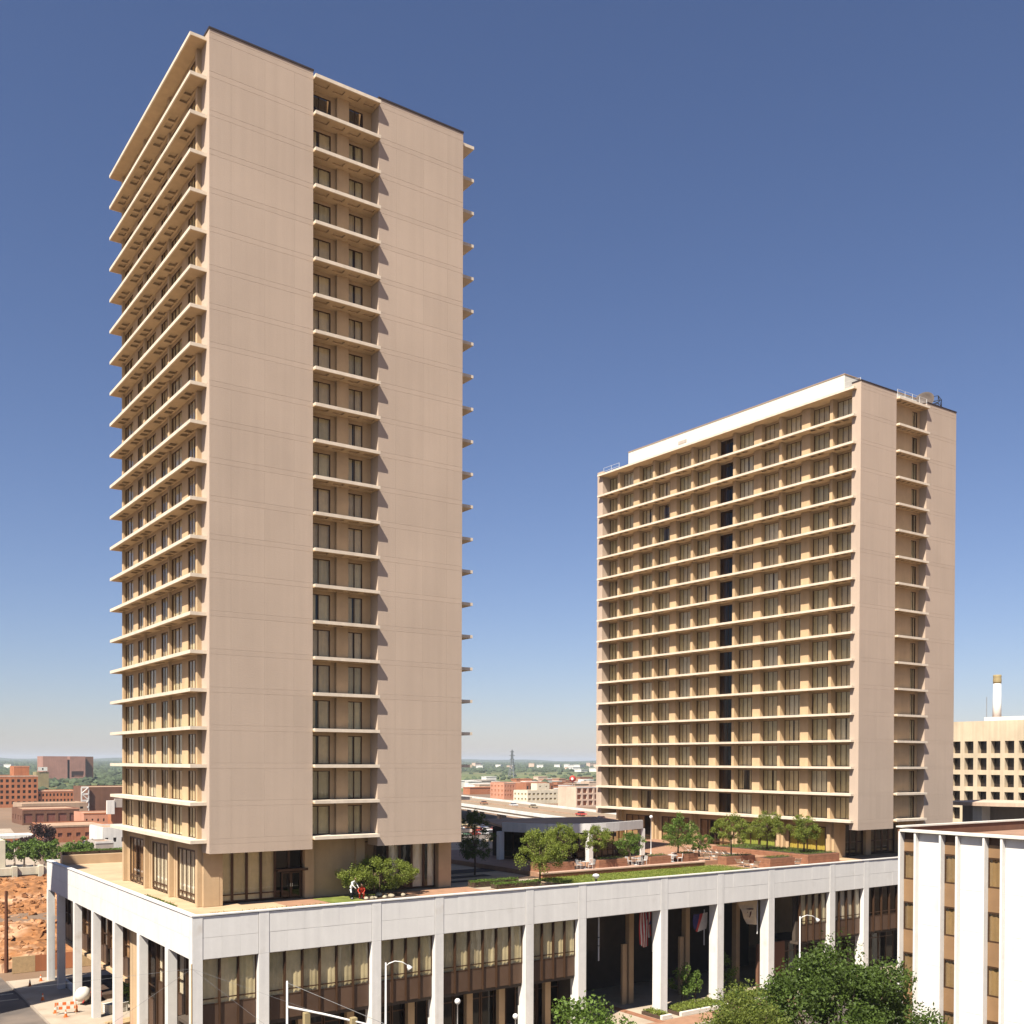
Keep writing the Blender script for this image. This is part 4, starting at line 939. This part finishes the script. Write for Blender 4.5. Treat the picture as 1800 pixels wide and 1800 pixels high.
for i in range(n):
    for q in range(4): a = i*4; b.f.append((a+q, a+4+q, a+4+(q+1) % 4, a+(q+1) % 4))
b.f += [(3, 2, 1, 0), tuple(n*4+q for q in range(4))]
b.build('canopy_slab', 'b_pinkw', cp_)
MB().prism([(-4.2, 2.2), (-2.0, 2.2), (-2.0, 3.6), (-4.2, 3.6)], .1, 18.2).build('pier', 'b_white', cp_); MB().box(2, 7, -12, 9, .1, 18.0).build('rear_wall', 'b_grey', cp_)
# rooftop dish and frame on the shorter tower
ds = thing('satellite_dish', 'dark round dish aerial on the shorter tower roof', 'dish', (93.6, 4.0, 67.9))
MB().box(-.5, .5, -.4, .4, .1, .9).build('mount', 'blk', ds)
b = MB(); prof = [(.02, .0), (.5, .05), (.95, .2), (1.25, .42), (1.27, .42), (.97, .16), (.5, 0), (.02, -.05)]; b.lathe(prof, 20)
mr_ = Matrix.Rotation(R(-70), 3, 'Y') @ Matrix.Rotation(.3, 3, 'X'); b.v = [tuple(mr_ @ Vector(p)+Vector((0, 0, 1.75))) for p in b.v]; b.build('reflector', 'dish', ds, smooth=True)
fr_ = thing('lattice_frame', 'spindly metal lattice frame on the shorter tower roof', 'aerial frame', (96.2, 4.6, 67.9), .35)
for a in ((-.9, -.9), (.9, -.9), (.9, .9), (-.9, .9)): MB().tube([(a[0], a[1], 0), (a[0], a[1], 2.9)], .05, 5).build('post', 'blk', fr_)
P4 = [(-.9, -.9), (.9, -.9), (.9, .9), (-.9, .9)]
for k in range(4):
    (xa, ya), (xb, yb) = P4[k], P4[(k+1) % 4]
    for z_ in (1.0, 2.0, 2.9): MB().tube([(xa, ya, z_), (xb, yb, z_)], .04, 5).build('rung', 'blk', fr_)
    MB().tube([(xa, ya, 1.0), (xb, yb, 2.0)], .035, 5).build('brace', 'blk', fr_); MB().tube([(xa, ya, 2.9), (xb, yb, 2.0)], .035, 5).build('brace', 'blk', fr_)

# ---------------------------------------------------------------- far city, pylons, woods
fr2 = random.Random(21)
for i in range(42):
    f = fr2.random(); yy = 560+380*fr2.random(); ang = fr2.uniform(-.075, .10)      # between the towers
    xx = -23.75+(yy+73.4)*(.72+fr2.uniform(-.09, .10)); ww = fr2.uniform(8, 26)
    mm = fr2.choice(['b_salmon', 'b_pinkw', 'b_white', 'b_white', 'b_orange', 'b_tan', 'b_grey', 'b_brick'])
    b = MB(); dd = fr2.uniform(8, 16); hh = fr2.uniform(3, 6.5)
    b.box(-ww/2, ww/2, -dd/2, dd/2, 0, hh); b.prism([(-ww/2-.3, -dd/2-.3), (ww/2+.3, -dd/2-.3), (ww/2+.3, dd/2+.3), (-ww/2-.3, dd/2+.3)], hh, hh+.5)
    b.build('distant_shed', mm, loc=(xx, yy, -.05), label='%s low building in the district beyond the elevated highway' % mm[2:].replace('pinkw', 'pale pink'), cat='building', group='low buildings beyond the highway')
for i in range(30):
    D_ = fr2.uniform(1900, 3400); a = fr2.uniform(-.50, .10) if i % 3 == 0 else fr2.uniform(-.05, .10); d = fh+r0*a; s = D_/2400
    b = MB(); ww = fr2.uniform(6, 26)*s; hh = fr2.uniform(4, 9)*s; b.box(-ww/2, ww/2, -8, 8, 0, hh); b.prism([(-ww/2-.5, -8.5), (ww/2+.5, -8.5), (ww/2+.5, 8.5), (-ww/2-.5, 8.5)], hh, hh+.8)
    b.build('distant_house', fr2.choice(['b_white', 'b_white', 'b_pinkw']), loc=(-23.75+d.x*D_, -73.4+d.y*D_, 6*s), rz=fr2.random(), label='tiny pale building on the wooded skyline', cat='building', group='tiny buildings on the wooded skyline')
def pylon(x, y, h, label):
    t = thing('transmission_tower', label, 'pylon', (x, y, 0), .6); q = h/38
    b = MB()
    for sx, sy in ((-1, -1), (1, -1), (1, 1), (-1, 1)): b.tube([(sx*4*q, sy*4*q, 0), (sx*1.2*q, sy*1.2*q, 24*q), (sx*.5*q, sy*.5*q, 38*q)], .5*q, 4)
    for k in range(6):
        za, ze = k*4*q, (k+1)*4*q; ra, re = (4-k*.47)*q, (4-(k+1)*.47)*q
        for s in (-1, 1):
            b.tube([(s*ra, -ra, za), (s*re, re, ze)], .28*q, 3); b.tube([(-ra, s*ra, za), (re, s*re, ze)], .28*q, 3)
    b.build('lattice_mast', 'galv', t)
    for z_, L in ((25, 8), (30, 9.5), (35, 7)): MB().tube([(-L*q, 0, z_*q), (0, 0, (z_+1.5)*q), (L*q, 0, z_*q)], .45*q, 4).build('cross_arm', 'galv', t)
D_ = 1500; pylon(-23.75+fh.x*D_, -73.4+fh.y*D_, 41, 'steel lattice transmission tower on the skyline between the towers')
def woods():
    b = MB(); r_ = random.Random(77)
    ico = [(0, 0, 1), (.9, 0, .35), (.28, .85, .35), (-.73, .53, .35), (-.73, -.53, .35), (.28, -.85, .35), (.75, .5, -.3), (-.28, .85, -.3), (-.9, 0, -.3), (-.28, -.85, -.3), (.75, -.5, -.3)]
    fc = [(0, 1, 2), (0, 2, 3), (0, 3, 4), (0, 4, 5), (0, 5, 1), (1, 6, 2), (2, 7, 3), (3, 8, 4), (4, 9, 5), (5, 10, 1), (2, 6, 7), (3, 7, 8), (4, 8, 9), (5, 9, 10), (1, 10, 6)]
    for i in range(30000):
        D_ = 600*(11 ** r_.random()) if i % 3 else r_.uniform(1700, 6500); a = r_.uniform(-.56, .56)
        if -.08 < a < .12 and 950 < D_ < 2100 and r_.random() < .93: continue
        if D_ < 1000 and (a > -.3 or r_.random() < .85): continue
        d = fh+r0*a; s = r_.uniform(2.0, 4.6)*(1+D_/5200); k = len(b.v); h0 = max(0, (D_-1500)/2200)*4.5
        x, y = -23.75+d.x*D_, -73.4+d.y*D_
        b.v += [(x+vx*s*r_.uniform(.8, 1.3), y+vy*s*r_.uniform(.8, 1.3), h0+s*.55+vz*s*.8*r_.uniform(.8, 1.2)) for vx, vy, vz in ico]
        b.f += [tuple(k+q for q in f_) for f_ in fc]
    b.build('woodland', 'wood', kind='stuff', label='hazy green woodland reaching to the horizon')
woods()
# low far ridge that closes the horizon
b = MB(); n = 160
for i in range(n+1):
    a = -1.1+2.2*i/n; d = (fh+r0*a).normalized(); D_ = 7600
    hh = 33+5*math.sin(i*.5)+4*math.sin(i*1.31+2)+(8 if a < -.3 else 0)*(.5+.5*math.sin(i*.21))
    for k, (dd, z_) in enumerate(((0, -1), (350, hh*.8), (900, hh), (2500, -1))): b.v.append((-23.75+d.x*(D_+dd), -73.4+d.y*(D_+dd), z_))
for i in range(n):
    for k in range(3): a = i*4+k; b.f.append((a, a+4, a+5, a+1))
b.build('hills', 'wood', kind='structure', smooth=True)

# ================================================================ street things
def street_lamp(loc, h, a, label):
    t = thing('street_lamp', label, 'street lamp', loc, a, group='street lamps with curved arms')
    MB().lathe([(.16, 0), (.14, .6), (.09, .7), (.06, h)], 10).build('pole', 'metal', t, smooth=True)
    MB().tube([(0, 0, h-.3), (.25, 0, h-.05), (.7, 0, h+.12), (1.25, 0, h+.05), (1.7, 0, h-.22)], [.045, .045, .04, .035, .03], 8).build('arm', 'metal', t, smooth=True)
    b = MB(); b.lathe([(.03, .35), (.12, .25), (.24, 0), (.2, -.04), (.02, -.06)], 12); mr2 = Matrix.Rotation(R(-35), 3, 'Y'); b.v = [tuple(mr2 @ Vector(p)+Vector((1.85, 0, h-.45))) for p in b.v]; b.build('lamp_head', 'metal', t, smooth=True)
street_lamp((13.7, -3.4, .13), 9.0, -TH, 'white street lamp with curved arm in front of the podium windows')
street_lamp((61.3, -3.6, .13), 8.6, -TH, 'white street lamp behind the large tree near the marble office')
def signal():
    t = thing('traffic_signal', 'white traffic signal pole with long mast arm at the front kerb', 'traffic signal', (5.4, -4.2, .13))
    MB().lathe([(.2, 0), (.18, .4), (.10, .5), (.075, 8.7), (.02, 8.75)], 10).build('pole', 'metal', t, smooth=True)
    dx, dy = .55, -.83
    MB().tube([(0, 0, 6.9), (dx*3, dy*3, 6.65), (dx*9, dy*9, 6.0)], [.09, .08, .05], 8).build('mast_arm', 'metal', t, smooth=True)
    MB().tube([(0, 0, 8.6), (dx*9, dy*9, 6.1)], .018, 5).build('stay_cable', 'galv', t)
    for s in (1.6, 5.4):
        h_ = MB().bev(dx*s-.2, dx*s+.2, dy*s-.2, dy*s+.2, 5.55, 6.65, .03).build('signal_head', 'b_olive', t)
        for k in range(3): MB().lathe([(.13, 0), (.13, .05), (.01, .06)], 10, (dx*s, dy*s, 0)).build('lens', ('red', 'cury', 'hedge')[k], h_) if False else None
signal()
globe_lamp((20.4, -3.0, .13), 5.1, 'white globe lamp on a pole before the podium, right of the street lamp', .24)
globe_lamp((26.1, -3.0, .13), 3.1, 'short white globe lamp at the bottom edge before the podium', .24)
ut = thing('utility_pole', 'thin pale utility pole with guy wires at the podium corner', 'pole', (-1.3, -3.9, .13))
MB().tube([(0, 0, 0), (0, 0, 10.6)], [.08, .05], 8).build('mast', 'lumber', ut)
for k, p in enumerate(((9, -9, 2.0), (14, -6, 4.5), (-16, 10, 8.5), (-14, -14, 8))): MB().tube([(0, 0, 10.3), tuple(Vector((0, 0, 10.3)).lerp(Vector(p), .5)-Vector((0, 0, .15))), p], .008, 4).build('wire', 'galv', ut)
tp = thing('telephone_pole', 'dark creosoted wooden pole at the left edge', 'pole', (-2.9, 57.4, 0))
MB().tube([(0, 0, 0), (0, 0, 9.4)], [.24, .16], 9).build('mast', 'creo', tp); MB().tube([(-.2, 0, 8.9), (.3, 0, 8.9)], .05, 6).build('bracket', 'galv', tp)
# planted strip between the front columns
for k, (x0, x1) in enumerate(((43.9, 45.2), (46.4, 52.9), (54.2, 60.5))):
    t = thing('planting_bed', ('short grass bed left of the entrance column', 'grass bed between two columns near the entrance', 'grass bed behind the large tree')[k], 'planting bed', ((x0+x1)/2, -.3, .13)); cx = (x0+x1)/2
    MB().bev(x0-cx, x1-cx, -1.5, -1.2, 0, .42, .03).build('kerb', 'white', t); MB().box(x0-cx, x1-cx, -1.2, 1.4, 0, .3).build('soil', 'soil', t)
    leaf_box('grass', 'leafl', x0-cx+.05, x1-cx-.05, -1.1, 1.3, .25, .5, 70, .09, 40+k, t)
MB().box(36.3, 45.2, -1.6, 4.5, .13, .16).build('entrance_carpet', 'red', kind=None, label='red paved strip at the entrance between the columns', cat='paving') if False else None
sheet('entrance_paving', [(42.9, -2.3), (43.8, -2.3), (43.8, 6), (42.9, 6)], .145, 'brick'); sheet('forecourt', [(36, -4.4), (72, -4.4), (72, -1.9), (36, -1.9)], .138, 'tile')
for i, (x, y, h) in enumerate(((50.8, 2.6, 3.4), (57.5, 2.8, 3.8), (52.5, 2.5, 2.6))):
    tree('court_shrub', ('small tree in the dark court behind the second flag', 'shrub in the dark court behind the third flag', 'low shrub beside the small court tree')[i], 'shrub', (x, y, .3), h, 1.3, .6, h, 1300, .12, 'leafm', 'bark', 90+i, .05, 14)
# flags
def flag(label, x, y, ztop, pole_h, cells, lean=0):
    t = thing('flag', label, 'flag', (x, y, ztop), group='flags hanging in the entrance court')
    MB().tube([(0, 0, .35), (0, 0, -pole_h)], .055, 8).build('pole', 'metal', t)
    for name, m, pts in cells:       # each cell a folded strip of cloth
        b = MB(); n = 8
        (xa, za), (xb, zb_), (xc, zc_), (xd, zd) = pts
        for i in range(n+1):
            f = i/n; u0 = xa+(xd-xa)*f; w0 = za+(zd-za)*f; u1 = xb+(xc-xb)*f; w1 = zb_+(zc_-zb_)*f; dy = .07*math.sin(f*5+u0*4)
            b.v += [(u0, dy-.1, w0), (u1, .07*math.sin(f*5+u1*4)-.1, w1)]
        for i in range(n): a = i*2; b.f.append((a, a+1, a+3, a+2))
        b.build(name, m, t)
M['flr'] = mat('flag_red', (.50, .06, .05), .9); M['flw'] = mat('flag_white', (.70, .62, .52), .9); M['flb'] = mat('flag_navy', (.05, .04, .12), .9); M['flt'] = mat('flag_tan', (.68, .50, .30), .9); M['flk'] = mat('flag_brown', (.14, .05, .03), .9)
cells = []
for i in range(9):
    xa = -1.85+i*.17; lo = -3.1-.35*math.sin(i/8*math.pi)+(.7 if i > 6 else 0); cells.append(('stripe', 'flr' if i % 2 == 0 else 'flw', ((xa, 0), (xa+.16, 0), (xa+.20, lo), (xa+.03, lo))))
cells.append(('canton', 'flb', ((-.95, .02), (-.25, .02), (-.25, -1.25), (-.95, -1.25))))
flag('red and white striped flag with a dark canton hanging in the court', 46.3-.0, 2.2, 9.75, 4.0, cells)
flag('flag with dark, red and white fields hanging in the second court bay', 53.45, 2.2, 9.0, 3.3, [('hoist_field', 'flb', ((-1.6, 0), (-.75, 0), (-1.35, -1.6), (-1.75, -1.3))), ('red_field', 'flr', ((-.75, .0), (-.35, 0), (-1.0, -1.85), (-1.35, -1.75))), ('white_field', 'flw', ((-.35, .05), (.45, .05), (.15, -1.6), (-.98, -1.85)))])
flag('tan flag with a brown monogram hanging in the third court bay', 60.35, 1.25, 9.95, 3.6, [('cloth', 'flt', ((-3.1, 0), (-.1, 0), (-.25, -2.6), (-1.75, -2.4))), ('monogram', 'flk', ((-1.75, -.75), (-.75, -.85), (-.75, -1.02), (-1.75, -.92))), ('monogram', 'flk', ((-1.15, -1.0), (-.98, -1.0), (-1.25, -1.75), (-1.42, -1.7))), ('monogram', 'flk', ((-1.7, -.93), (-1.55, -.95), (-1.6, -1.2), (-1.7, -1.2)))])
fp = thing('flag_pole', 'bare white flag pole in the dark entrance court', 'flag pole', (39.4, 2.2, 5.6)); MB().tube([(0, 0, 0), (0, 0, 4.5)], .075, 8).build('pole', 'metal', fp)
for z_ in (1.4, 2.2): MB().tube([(0, 0, z_), (0, 0, z_+.07)], .095, 8).build('ring', 'blk', fp)
# foreground trees
tree('street_tree', 'large dense dark green tree at lower right before the marble office', 'tree', (34.0, -29.2, .1), 11.2, 7.0, 1.8, 11.2, 72000, .125, 'leafd', 'bark', 101, .30, 130, csize=(.10, .36))
tree('street_tree', 'lighter olive green tree at the lower right, in front of the dark one', 'tree', (21.6, -31.5, .1), 11.2, 4.2, 2.6, 10.4, 26000, .085, 'leafo', 'bark', 102, .2, 90, csize=(.10, .36))
tree('street_tree', 'fresh green tree at the bottom centre before the podium', 'tree', (15.6, -25.2, .1), 9.8, 3.2, 2.8, 9.6, 17000, .125, 'leafm', 'bark', 103, .16, 70, csize=(.16, .36))
# clutter on the left sidewalk
def cone(x, y, label):
    t = thing('traffic_cone', label, 'cone', (x, y, .13), group='orange traffic cones by the podium')
    MB().bev(-.2, .2, -.2, .2, 0, .04, .01).build('base', 'orange', t); MB().lathe([(.15, .04), (.035, .72), (.01, .73)], 12).build('cone', 'orange', t); MB().lathe([(.105, .36), (.075, .52)], 12, (0, 0, 0)).build('band', 'white', t)
for k, (x, y) in enumerate(((-2.2, 47.4), (-.7, 49.6), (-2.4, 39.6), (-2.5, 33.2), (-.7, 32.6), (-2.0, 31.0))): cone(x, y, 'orange traffic cone, %s along the left sidewalk' % ('second farthest', 'farthest', 'alone at the shadow edge', 'left of the barricade', 'right of the barricade', 'nearest')[k])
bq = thing('barricade', 'red and white striped barricade on the left sidewalk', 'barricade', (-1.7, 32.3, .13), -.2)
for k in range(2):
    for i in range(6): MB().bev(-1.0+i*.34, -1.0+(i+1)*.34-.004, -.03, .03, .45+k*.42, .72+k*.42, .005).build('board', 'orange' if (i+k) % 2 else 'white', bq)
for x in (-.85, .85):
    for s in (-.3, .3): MB().tube([(x, s, 0), (x, 0, 1.15)], .03, 5).build('leg', 'lumber', bq)
mx_ = thing('cement_mixer', 'white drum cement mixer with red frame between the podium columns', 'cement mixer', (.9, 35.6, .13), .5)
b = MB(); b.lathe([(.35, -.9), (.75, -.55), (.95, 0), (.85, .5), (.5, .95), (.42, 1.0)], 20); mr3 = Matrix.Rotation(R(55), 3, 'Y'); b.v = [tuple(mr3 @ (Vector(p)*.78)+Vector((-.5, 0, 1.0))) for p in b.v]; b.build('drum', 'white', mx_, smooth=True)
for s in (-.5, .5): MB().tube([(-.9, s, .3), (-.2, s, 1.2), (1.4, s, .5)], .07, 6).build('frame', 'red', mx_)
for s in (-.65, .65):
    b = MB(); b.lathe([(.1, -.08), (.36, -.08), (.38, 0), (.36, .08), (.1, .08)], 16); b.v = [(.2+vx, s+vz, .38+vy) for vx, vy, vz in b.v]; b.build('wheel', 'tyre', mx_)
MB().bev(.6, 1.5, -.45, .45, .45, 1.0, .06).build('engine_cover', 'red', mx_)
lp = thing('lumber_pile', 'stack of raw planks on the ground inside the podium columns', 'lumber', (2.6, 25.5, .13), .25)
for i in range(6):
    for j in range(3): MB().bev(-2+rnd.uniform(-.3, .3), 1.8+rnd.uniform(-.3, .3), -.8+i*.27, -.8+i*.27+.24, j*.12, j*.12+.1, .008).build('plank', 'lumber', lp, rz=rnd.uniform(-.05, .05))
for lb, m_, loc, rz_ in (('white crate behind the cement mixer', 'white', (2.4, 30.4, .13), .3), ('red crate between podium columns near the shrub', 'red', (1.3, 20.6, .13), .1)):
    t = thing('equipment_crate', lb, 'crate', loc, rz_)
    for k in range(4): MB().bev(-1.0, 1.0, -.55, .55, .06+k*.2, .06+(k+1)*.2-.015, .01).build('board', m_, t)
    for x in (-.85, .85): MB().box(x-.06, x+.06, -.58, .58, 0, .86).build('batten', m_, t)
    MB().bev(-1.05, 1.05, -.6, .6, .865, .92, .01).build('lid', m_, t)
pb = thing('stone_planter', 'long low stone planter at the far podium columns', 'planter', (2.8, 41.5, .13))
MB().bev(-1.9, -1.6, -5, 5, 0, .7, .03).build('wall', 'mcol', pb); MB().bev(3.0, 3.3, -5, 5, 0, .7, .03).build('wall', 'mcol', pb); MB().box(-1.6, 3.0, -5, 5, 0, .5).build('soil', 'soil', pb)
tree('podium_tree', 'olive green tree under the open left end of the podium', 'tree', (4.6, 31.0, .13), 4.2, 1.7, 1.0, 4.3, 2600, .12, 'leafm', 'bark', 111, .07, 18)
tree('podium_shrub', 'green shrub in a red pot at the podium corner columns', 'shrub', (1.0, 11.2, .13), 2.2, 1.1, .5, 2.0, 1500, .09, 'leafm', 'bark', 112, .04, 14)
# people
def person(label, loc, rz, joints, top, bottom, skin='skin'):
    """one skinned body; joints give the pose"""
    t = thing('person', label, 'person', loc, rz)
    J = joints; names = list(J); me = bpy.data.meshes.new('body'); ed = [('pelvis', 'chest'), ('chest', 'neck'), ('neck', 'head'), ('head', 'crown')]
    for s in 'lr': ed += [('chest', 'sh'+s), ('sh'+s, 'el'+s), ('el'+s, 'wr'+s), ('wr'+s, 'ha'+s), ('pelvis', 'hip'+s), ('hip'+s, 'kn'+s), ('kn'+s, 'an'+s), ('an'+s, 'to'+s)]
    me.from_pydata([J[k] for k in names], [(names.index(a), names.index(b_)) for a, b_ in ed], [])
    o = inst(me, 'body', t); sk = o.modifiers.new('skin', 'SKIN'); 
    rad = dict(pelvis=(.15, .11), chest=(.17, .11), neck=(.055, .055), head=(.085, .095), crown=(.07, .08))
    for s in 'lr': rad.update({'sh'+s: (.065, .06), 'el'+s: (.045, .045), 'wr'+s: (.032, .03), 'ha'+s: (.04, .022), 'hip'+s: (.095, .095), 'kn'+s: (.065, .065), 'an'+s: (.045, .045), 'to'+s: (.045, .03)})
    for i, k in enumerate(names): me.skin_vertices[0].data[i].radius = rad[k]; me.skin_vertices[0].data[i].use_root = (k == 'pelvis')
    su = o.modifiers.new('sub', 'SUBSURF'); su.levels = 1; su.render_levels = 2
    me.materials.append(M[top]); 
    hp = Vector(J['head']); MB().sphere(tuple(hp+Vector((0, -.01, .05))), .105, 12, 1.2).build('face', skin, t, smooth=True)
    MB().sphere(tuple(hp+Vector((0, .025, .09))), .112, 12, 1.0).build('hair', 'hair', t, smooth=True)
    for s in 'lr':
        hpv, kn, an, to = (Vector(J[q+s]) for q in ('hip', 'kn', 'an', 'to'))
        MB().tube([hpv+Vector((0, 0, .06)), hpv, kn, an], [.115, .115, .085, .075], 10).build('trouser_leg', bottom, t, smooth=True)
        MB().tube([an-Vector((0, 0, .04)), to-Vector((0, .02, .02))], [.06, .05], 8).build('shoe', 'blk', t, smooth=True)
        MB().sphere(J['ha'+s], .05, 8).build('hand', skin, t, smooth=True)
person('person in white shirt and dark trousers bending beside the spreading shrub', (14.2, 3.4, DK+.06), .3,
    dict(pelvis=(0, .08, .92), chest=(.03, -.16, 1.32), neck=(.05, -.27, 1.48), head=(.06, -.34, 1.58), crown=(.06, -.36, 1.66), shl=(.22, -.18, 1.38), ell=(.30, -.32, 1.12), wrl=(.25, -.50, .95), hal=(.24, -.56, .90), shr=(-.16, -.18, 1.38), elr=(-.22, -.36, 1.12), wrr=(-.12, -.52, .95), har=(-.1, -.58, .9), hipl=(.1, .06, .86), knl=(.12, .02, .46), anl=(.12, .12, .07), tol=(.13, -.06, .03), hipr=(-.1, .06, .86), knr=(-.14, -.10, .48), anr=(-.13, -.04, .07), tor=(-.14, -.22, .03)), 'shirtw', 'pants')
person('person in red crouching beside the spreading shrub', (15.0, 3.2, DK+.06), -.6,
    dict(pelvis=(0, .12, .42), chest=(.02, -.08, .80), neck=(.02, -.16, .96), head=(.02, -.2, 1.07), crown=(.02, -.21, 1.15), shl=(.2, -.08, .86), ell=(.28, -.3, .66), wrl=(.18, -.5, .52), hal=(.16, -.56, .48), shr=(-.2, -.08, .86), elr=(-.28, -.3, .66), wrr=(-.14, -.5, .5), har=(-.12, -.56, .46), hipl=(.1, .1, .38), knl=(.2, -.34, .52), anl=(.17, -.06, .08), tol=(.18, -.24, .03), hipr=(-.1, .1, .38), knr=(-.18, -.34, .48), anr=(-.15, -.04, .08), tor=(-.16, -.22, .03)), 'shirtr', 'shirtr')
# narrow tower across the left street: its shadow falls on the far end of the podium
for k, (ya, dp, zt_, mm) in enumerate(((-60, 52, 15, 'b_tan'), (36, 60, 13, 'b_brick'), (100, 60, 10, 'b_dark'))):  # unseen blocks with dark roofs, added to shade the road and cut bounce light
    bbuild('shade_block', ('unseen tan shade block added across the left street, nearest the camera', 'unseen brick shade block added across the left street beside the slim tower', 'unseen dark shade block added far along the left street')[k], -80, -19.5, ya, dp, zt_, mm, None, (9, 3, .55, .5, 1, zt_-1), roof='asph')
nb = bbuild('narrow_tower', 'slim brick tower across the left street', -31, -25, 27.9, 6.4, 52, 'b_brick', (3, 14, .5, .5, 2, 50), None)

# ================================================================ air
hz = MB().box(-8900, 14500, -380, 16500, -1.2, 84).mesh('haze', 'blk'); hz.materials.clear()
hm = bpy.data.materials.new('haze_air'); hm.use_nodes = True; hn = hm.node_tree; hn.nodes.remove(hn.nodes['Principled BSDF'])
pvn = hn.nodes.new('ShaderNodeVolumePrincipled'); pvn.inputs['Color'].default_value = (.84, .92, 1, 1); pvn.inputs['Density'].default_value = .00009; pvn.inputs['Anisotropy'].default_value = .1
hn.links.new(pvn.outputs[0], hn.nodes['Material Output'].inputs['Volume']); hz.materials.append(hm)
inst(hz, 'haze', kind='stuff', label='thin bluish air that pales the distant woodland')
